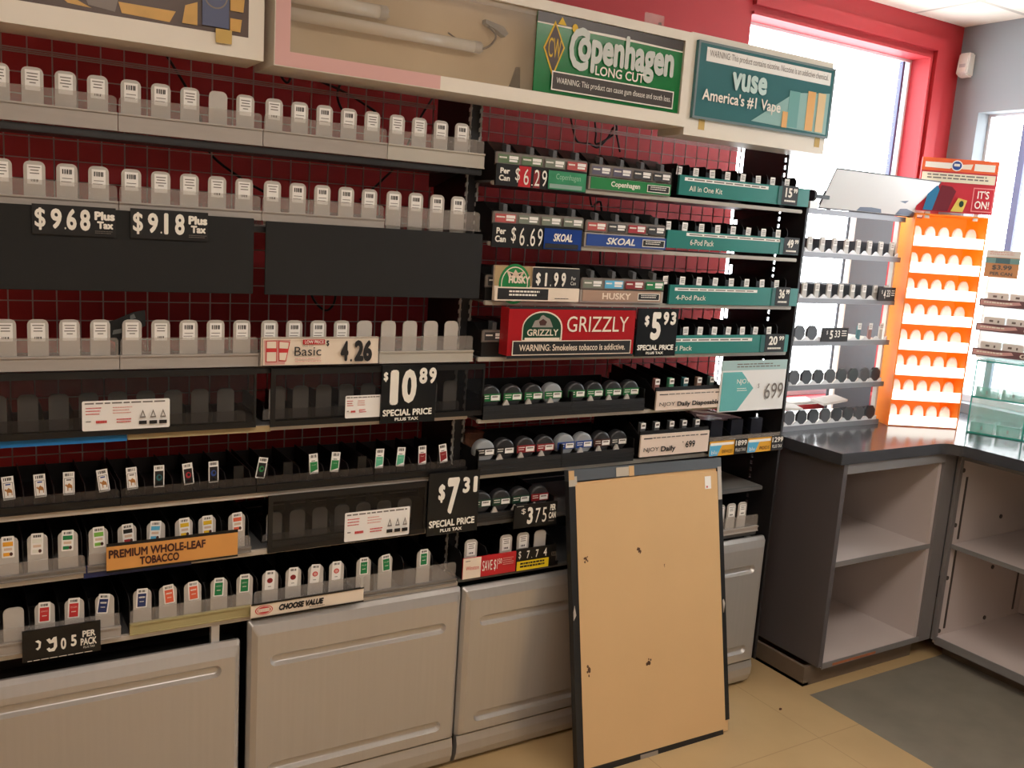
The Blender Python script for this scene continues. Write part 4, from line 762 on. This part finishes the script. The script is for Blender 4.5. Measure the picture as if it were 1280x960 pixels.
part('bottom_panel', MB().m(EDG).box(.022, .60, 0, .004, .075, .097).m(LAMI).box(.022, .58, .004, .62, .078, .097), None, t)
part('shelf', MB().m(EDG).box(.024, .60, .010, .014, .470, .489).m(LAMI).box(.024, .58, .014, .61, .472, .489), None, t)
part('back_panel', MB().box(.022, .58, .62, .635, .097, .868), LAMI, t)
part('kick_board', MB().box(-.03, .61, .035, .05, 0, .075).box(-.03, -.015, .05, .62, 0, .075).box(-.03, .0, .035, .62, .0, .012), KICK, t)
part('orange_scuff', MB().box(.08, .33, -.0008, 0, .078, .088), mat('orange_scuff', (176, 108, 72), .7, noise=.3, nscale=40), t)
for z0, z1 in ((.52, .80), (.13, .45)): part('shelf_standard', MB().box(.30, .312, .612, .62, z0, z1), PIN, t)
part('shelf_lip', MB().box(.022, .58, .60, .62, .13, .145), EDG, t)
t = thing('base_cabinet', 'pale lined open base cabinet running along the right wall', 'cabinet', (3.40, 2.056, 0))
part('end_panel', MB().box(0, .60, 0, .016, .055, .868), LAMI, t); part('front_stile', MB().box(-.022, 0, -.004, .012, .075, .868), LAM, t)
part('back_panel', MB().box(.585, .60, -1.3, 0, .09, .868), LAMI, t); part('bottom_panel', MB().m(EDG).box(-.012, -.006, -1.3, 0, .055, .088).m(LAMI).box(-.006, .585, -1.3, 0, .065, .088), None, t)
part('shelf', MB().m(EDG).box(-.006, .0, -1.3, -.006, .468, .485).m(LAMI).box(0, .575, -1.3, -.006, .470, .485), None, t)
part('top_rail', MB().box(-.012, .004, -1.3, 0, .835, .868), EDG, t); part('kick_board', MB().box(.055, .07, -1.3, 0, 0, .055), KICK, t)
for x in (.040, .535):
    for z0, z1 in ((.50, .76), (.115, .455)): part('shelf_standard', MB().box(x-.005, x+.005, -.003, 0, z0, z1), PIN, t)
for x, zs in ((.008, (.79, .562, .338, .109)), (.325, (.82, .564, .34, .112))):
    for z in zs: part('connector_bolt', MB().cyl((x, -.004, z), (x, 0, z), .009, 12), PIN, t)
# worktop: L with a rounded inner corner
TOPM = mat('dark_worktop', (70, 72, 76), .15, noise=.12, nscale=9)
ic = [(3.30-.07+.07*math.sin(a), 2.06-.07+.07*math.cos(a)) for a in [math.pi/2*k/8 for k in range(9)]]
pts = [(2.668, 2.06)]+ic+[(3.30, .6), (4.01, .6), (4.01, 2.72), (2.668, 2.72)]
t = thing('worktop', 'dark grey L shaped worktop over the open base cabinets', 'worktop', (0, 0, .868))
part('slab', MB().prism(pts, 0, .042, 'z'), TOPM, t, bevel=.002)
# ================================================================== ON THE WORKTOP
t = thing('display_rack', 'white metal five tier display rack on the worktop by the window', 'rack', (2.725, 2.40, .910))
RKE = mat('grey_rack_edge', (128, 128, 132), .4, metal=.3)
for x in (.0, .574): part('side_post', MB().box(x, x+.012, .02, .04, 0, .855).box(x, x+.012, .24, .26, 0, .855), WHT, t)
RZ = [.004, .165, .340, .505, .680]
for z in RZ: part('shelf', MB().m(WHT).box(.002, .586, .012, .27, z, z+.008).m(RKE).box(.0, .586, -.001, .012, z-.004, z+.016), None, t)
part('top_rail', MB().box(0, .586, .0, .014, .838, .858), RKE, t)
def disc_item(o, x, ma, cap=None):
    p = part('pusher', MB().prism([(x+.030*math.cos(a), .034+.030*math.sin(a)) for a in [2*math.pi*k/8+.39 for k in range(8)]], .004, .014), ma, o)
def peak_rail(o, w, n, z=0):
    mb = MB(); pts = [(0, 0)]
    for i in range(n): x = w*(i+.5)/n; pts += [(x-w/n*.5+.002, .020), (x-w/n*.18, .006), (x+w/n*.18, .006), (x+w/n*.5-.002, .020)]
    pts += [(w, 0)]; part('scalloped_rail', mb.prism(pts, -.002, .003), mat('bright_tray_plastic', (226, 226, 228), .25), o)
bdark = mat('dark_pusher', (40, 40, 44), .35); bmid = mat('grey_pusher', (74, 74, 78), .35)
for r_ in range(5):
    z = .910+RZ[r_]+.0125
    o = thing('pusher_tray', 'scalloped tray with %s, %s tier of the white rack' % (('dark round pushers', 'dark round pushers', 'tags and a black price flag', 'white tags and a black price flag', 'eight white tags')[r_], ('lowest', 'second', 'middle', 'fourth', 'topmost')[r_]), 'display tray', (2.742, 2.404, z), group='trays of the white rack')
    part('tray_base', MB().box(0, .555, .012, .22, -.004, .004), WHT, o); peak_rail(o, .555, 8)
    for i in range(8):
        x = .0345+.0694*i
        if r_ in (0, 1): disc_item(o, x, bdark if (i % 3) else bmid)
        elif r_ == 2:
            if i < 2: disc_item(o, x, bdark)
            elif i >= 5: pu = part('pusher', MB().box(x-.010, x+.010, .006, .012, .006, .060), (tb[2], tb[0], PAD)[i-5], o); mk('price_sticker', sticker('tab'), pu, (x, .0052, .072))
        else:
            part('divider', MB().prism([(.008, .004), (.2, .004), (.2, .056), (.02, .056)], x+.014, x+.024, 'x'), bdark, o)
            pu = part('pusher', MB().prism(rrect(x-.012, x+.012, .006, .062, .005, (0, 0, 1, 1)), .006, .012), PAD, o); mk('price_sticker', sticker('tab'), pu, (x, .0052, .058))
    if r_ in (2, 3):
        a, e = ((.145, .30), (.455, .56))[r_ == 3]
        b = Board('price_flag', None, None, a, e, .0, .055, -.008, INK, th=.004, parent=o); b.text(('5', '4')[r_ == 3], .30, .18, .42, .82, bold=.02).text('33', .48, .18, .68, .7, bold=.01).text('$', .16, .2, .22, .5).lines(.74, .95, .2, .7, 3, LETW, .4)
    if r_ == 0:
        for k, (a, yy) in enumerate(((.03, .10), (.18, .14), (.33, .09))):
            tag(mk('paper_packet', MB().box(0, .17, 0, .07, 0, .010).mesh('paper_packet', [PAPER], bevel=.002), None, (2.742+a, 2.404+yy, z+.047+.002*k), (.15, .05*(1-k), .1*(k-1))), 'white paper packet lying on the lowest tier of the white rack, %s' % ('leftmost', 'middle', 'rightmost')[k], 'packet', 'paper packets on the rack')
# leaning header sign on the rack
o = thing('header_sign', 'white sheet sign in dark frame tilted over the top of the white rack', 'sign', (2.781, 2.394, 1.772), rot=(.42, 0, -.02)); w_, h_ = .606, .155
b = Board('sheet', None, None, 0, w_, 0, h_, 0, mat('white_sheet', (240, 240, 240), .3), th=.003, parent=o)
b.frame(-.005, -.02, 1.005, 1.02, .008, .03, mat('grey_sign_frame', (70, 70, 76), .4)); b.poly([(.34, .98), (.36, .88), (.46, .86), (.56, .88), (.58, .98)], mat('blue_grey_print', (120, 136, 160), .4), 'printed_skyline').poly([(.72, .98), (.74, .82), (.80, .80), (.90, .88), (.92, .98)], mat('blue_grey_print', (120, 136, 160)), 'printed_skyline').poly([(.70, .62), (.78, .58), (.76, .66)], mat('blue_grey_print', (120, 136, 160)), 'printed_skyline')
part('sign_foot', MB().box(.05, .07, .003, .05, -.006, .05).box(.52, .54, .003, .05, -.006, .05), DKP, o)
o = thing('sign_clamp', 'black round clamp holding the left end of the tilted white sign', 'clamp', (2.69, 2.36, 1.79)); part('clamp_disc', MB().cyl((0, 0, .02), (.012, .0, .02), .022, 16), BLK, o); part('clamp_arm', MB().box(.012, .10, -.004, .004, .012, .026), BLK, o); part('clamp_foot', MB().box(-.01, .03, -.012, .012, -.025, .0), STEEL, o)
tag(mk('grey_board', MB().box(0, .30, 0, .012, 0, .895).mesh('grey_board', [mat('grey_hardboard', (60, 61, 66), .6, noise=.08, nscale=5, stretch=(6, 1, 1))], bevel=.002), None, (3.335, 2.695, .911)), 'tall grey board standing behind the white rack against the window', 'board')
# orange display
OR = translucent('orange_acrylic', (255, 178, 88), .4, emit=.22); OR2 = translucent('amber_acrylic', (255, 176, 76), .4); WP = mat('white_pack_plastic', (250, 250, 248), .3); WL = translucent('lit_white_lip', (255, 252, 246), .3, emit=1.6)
DA = (3.318, 2.362, .910); DR_ = math.atan2(-.146, .265)
o = thing('orange_display', 'tall orange lit tiered display with a red header on the worktop', 'display stand', DA, DR_)
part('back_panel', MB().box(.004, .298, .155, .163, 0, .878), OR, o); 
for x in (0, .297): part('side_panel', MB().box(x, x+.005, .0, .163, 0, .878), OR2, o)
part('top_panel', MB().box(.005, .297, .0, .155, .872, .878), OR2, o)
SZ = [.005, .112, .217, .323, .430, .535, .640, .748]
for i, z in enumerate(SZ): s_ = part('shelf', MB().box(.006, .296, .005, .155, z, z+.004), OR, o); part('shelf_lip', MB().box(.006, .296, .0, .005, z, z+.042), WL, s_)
b = Board('header', None, None, -.003, .312, .888, 1.098, .0, mat('header_red', (206, 44, 60), .4), th=.006, parent=o)
b.rect(0, 0, 1, .24, mat('header_orange', (240, 104, 52), .4), 'printed_band').poly([(.04, .08), (.40, .08), (.42, .14), (.36, .19), (.04, .18)], LETW, 'printed_smear').poly([(.50, .10), (.66, .08), (.64, .18), (.52, .18)], CREAMP, 'printed_smear').rect(.68, .07, .95, .20, LETW, 'printed_smear').ellipse(.45, .125, .075, .10, PAPER, 'emblem').ellipse(.45, .125, .060, .08, BLUEP, 'emblem').lines(.41, .49, .09, .15, 1, LETW, .8)
b.rect(.01, .27, .97, .44, mat('cream_warning', (236, 226, 200), .5), 'warning_strip').lines(.08, .92, .30, .41, 2, GREYINK, .45)
b.poly([(.08, .98), (.14, .50), (.24, .52), (.27, .60), (.20, .98)], mat('device_blue', (52, 132, 180), .35), 'pictured_device').poly([(.20, .98), (.28, .50), (.42, .52), (.48, .60), (.40, .98)], mat('device_maroon', (120, 34, 50), .35), 'pictured_device').poly([(.44, .98), (.52, .72), (.64, .76), (.60, .98)], mat('device_yellow', (226, 200, 96), .35), 'pictured_device').ellipse(.57, .83, .03, .06, dg_, 'emblem')
b.text("IT'S\nON!", .74, .56, .93, .90, LETW, .01).frame(.70, .51, .98, .96, .012, .02, mat('pink_line', (240, 150, 150), .4))
part('header_post', MB().box(.04, .06, .006, .012, .86, 1.06).box(.24, .26, .006, .012, .86, 1.06), WHT, o)
_pk = MB().prism([(-.021, 0), (.021, 0), (.023, .036), (.020, .058), (.012, .073), (.0, .078), (-.012, .073), (-.020, .058), (-.023, .036)], 0, .012).mesh('blister_pack', [WP], bevel=.003)
Mo = Matrix.Translation(DA) @ Matrix.Rotation(DR_, 4, 'Z')
for i, z in enumerate(SZ):
    for k in range(5):
        pk = mk('blister_pack', _pk, None, Mo @ Vector((.036+.0575*k, .045, z+.0045)), (0, 0, DR_))
        tag(pk, 'white rounded pack, %s from the left on the %s shelf of the orange display' % (ORD[k], ('lowest', 'second lowest', 'third lowest', 'fourth lowest', 'fourth highest', 'third highest', 'second highest', 'highest')[i]), 'pack', 'white packs in the orange display')
# teal edged acrylic case, with the clear strip stand on it
TE = mat('teal_acrylic_edge', (64, 176, 160), .2, trans=.25); TP = mat('pale_teal_acrylic', (190, 236, 226), .08, trans=.78); TBX = mat('teal_tub', (150, 226, 210), .2, trans=.55)
CA = (3.573, 2.171, .910); CR = math.atan2(-.197, .086)
o = thing('acrylic_case', 'clear teal edged acrylic case at the right edge of the worktop', 'display case', CA, CR)
L_, D_, H_ = .66, .22, .305
part('case_panels', MB().box(.004, L_-.004, 0, .003, .004, H_-.004).box(.004, L_-.004, D_-.003, D_, .004, H_-.004).box(0, .004, 0, D_, .004, H_-.004).box(.205, .208, .003, D_-.003, .004, H_-.004), TP, o)
part('case_top', MB().box(0, L_, 0, D_, H_-.004, H_), TE, o); part('case_base', MB().box(0, L_, 0, D_, 0, .004), TE, o); part('case_shelf', MB().box(.004, L_-.004, .003, D_-.003, .150, .153), TE, o)
part('edge_strip', MB().box(0, .005, -.001, .004, 0, H_).box(.203, .210, -.001, .004, 0, H_).box(0, L_, -.001, .003, .148, .155).box(0, L_, -.001, .003, 0, .006).box(0, L_, -.001, .003, H_-.006, H_), TE, o)
for i in range(4):
    for z in (.0045, .1535):
        tb_ = tag(mk('acrylic_tub', MB().box(0, .085, 0, .09, 0, .004).box(0, .085, 0, .003, .004, .042).box(0, .003, .003, .09, .004, .042).box(.082, .085, .003, .09, .004, .042).m(GREYINK).mesh('acrylic_tub', [TBX]), None, (Matrix.Translation(CA) @ Matrix.Rotation(CR, 4, 'Z')) @ Vector((.012+.0965*i+(.008 if i > 1 else 0), .012, z)), (0, 0, CR)), 'small teal tub, %s from the left on the %s level of the acrylic case' % (ORD[i], 'lower' if z < .1 else 'upper'), 'tub', 'tubs in the acrylic case')
        mk('number_mark', _cache.setdefault('nm', MB().box(.038, .046, -.001, 0, .012, .028).mesh('number_mark', [GREYINK])), tb_)
o = thing('strip_stand', 'clear white stand with dark lettered strips standing on the acrylic case', 'display stand', (CA[0], CA[1], 1.2155), CR)
MAR = mat('maroon_strip', (118, 84, 88), .5)
part('stand_back', MB().box(-.02, L_, .10, .106, 0, .34), translucent('frosted_white_acrylic', (240, 244, 244), .5), o)
for i, z in enumerate((.018, .120, .220)):
    part('tier_shelf', MB().box(-.02, L_, .0, .10, z-.004, z), CLEAR, o); b = Board('lettered_strip', None, None, -.022, .40, z, z+.030, -.003, MAR, th=.003, parent=o)
    b.poly([(.01, .15), (.20, .35), (.34, .15), (.36, .5), (.22, .85), (.01, .85)], mat('rosy_print', (216, 168, 164), .5), 'printed_flourish').lines(.04, .30, .35, .6, 1, LETW, .8).text('GO ROGUE', .41, .2, .82, .82, LETW, .02)
for x in (-.02, L_-.006): part('stand_foot', MB().box(x, x+.006, 0, .106, 0, .34), CLEAR, o)
b = Board('price_card', None, None, -.022, .10, .338, .445, -.004, mat('salmon_card', (224, 164, 116), .5), th=.003, parent=o)
b.rect(0, 0, 1, .26, PAPER, 'warning_strip').lines(.1, .9, .06, .2, 2, PINK, .3).rect(.0, .28, 1, .48, mat('dull_teal_print', (130, 176, 176), .5)).rect(.3, .28, .72, .48, mat('slate_teal_print', (86, 124, 134), .5)).text('$3.99', .22, .54, .80, .74, GREYINK, .02).text('PER CAN', .18, .80, .84, .92, GREYINK, .02)
for i in range(3):
    for k in range(4):
        pc = tag(mk('pouch_box', MB().box(0, .075, 0, .03, 0, .055).m(GREYINK).mesh('pouch_box', [PAPER], bevel=.002), None, (Matrix.Translation((CA[0], CA[1], 1.2155)) @ Matrix.Rotation(CR, 4, 'Z')) @ Vector((.0+.082*k, .03, (.018, .120, .220)[i]+.0004)), (0, 0, CR)), 'white pouch box, %s from the left on the %s tier of the strip stand' % (ORD[k], ('lowest', 'middle', 'top')[i]), 'box', 'pouch boxes on the strip stand')
        mk('pouch_print', _cache.setdefault('pp', MB().box(.02, .034, -.001, 0, .036, .044).box(.05, .056, -.001, 0, .034, .044).mesh('pouch_print', [GREYINK])), pc)
# wall sensor in the corner
o = thing('wall_sensor', 'small white sensor box mounted high on the grey wall near the corner', 'sensor', (WX, 2.70, 2.44)); part('housing', MB().prism([(-.055, .012), (-.03, 0), (0, 0), (0, .105), (-.045, .105)], -.028, .028, 'y'), WHT, o, bevel=.006); part('sensor_window', MB().box(-.052, -.047, -.015, .015, .03, .055), mat('sensor_lens', (190, 186, 186), .2), o)
# floor scrap
tag(mk('floor_crumb', MB().prism(ell(0, 0, .006, .004, 8), 0, .004, 'z').mesh('floor_crumb', [BROWN]), None, (2.46, 2.02, .0003)), 'tiny dark crumb on the tan floor near the cabinet foot', 'crumb')
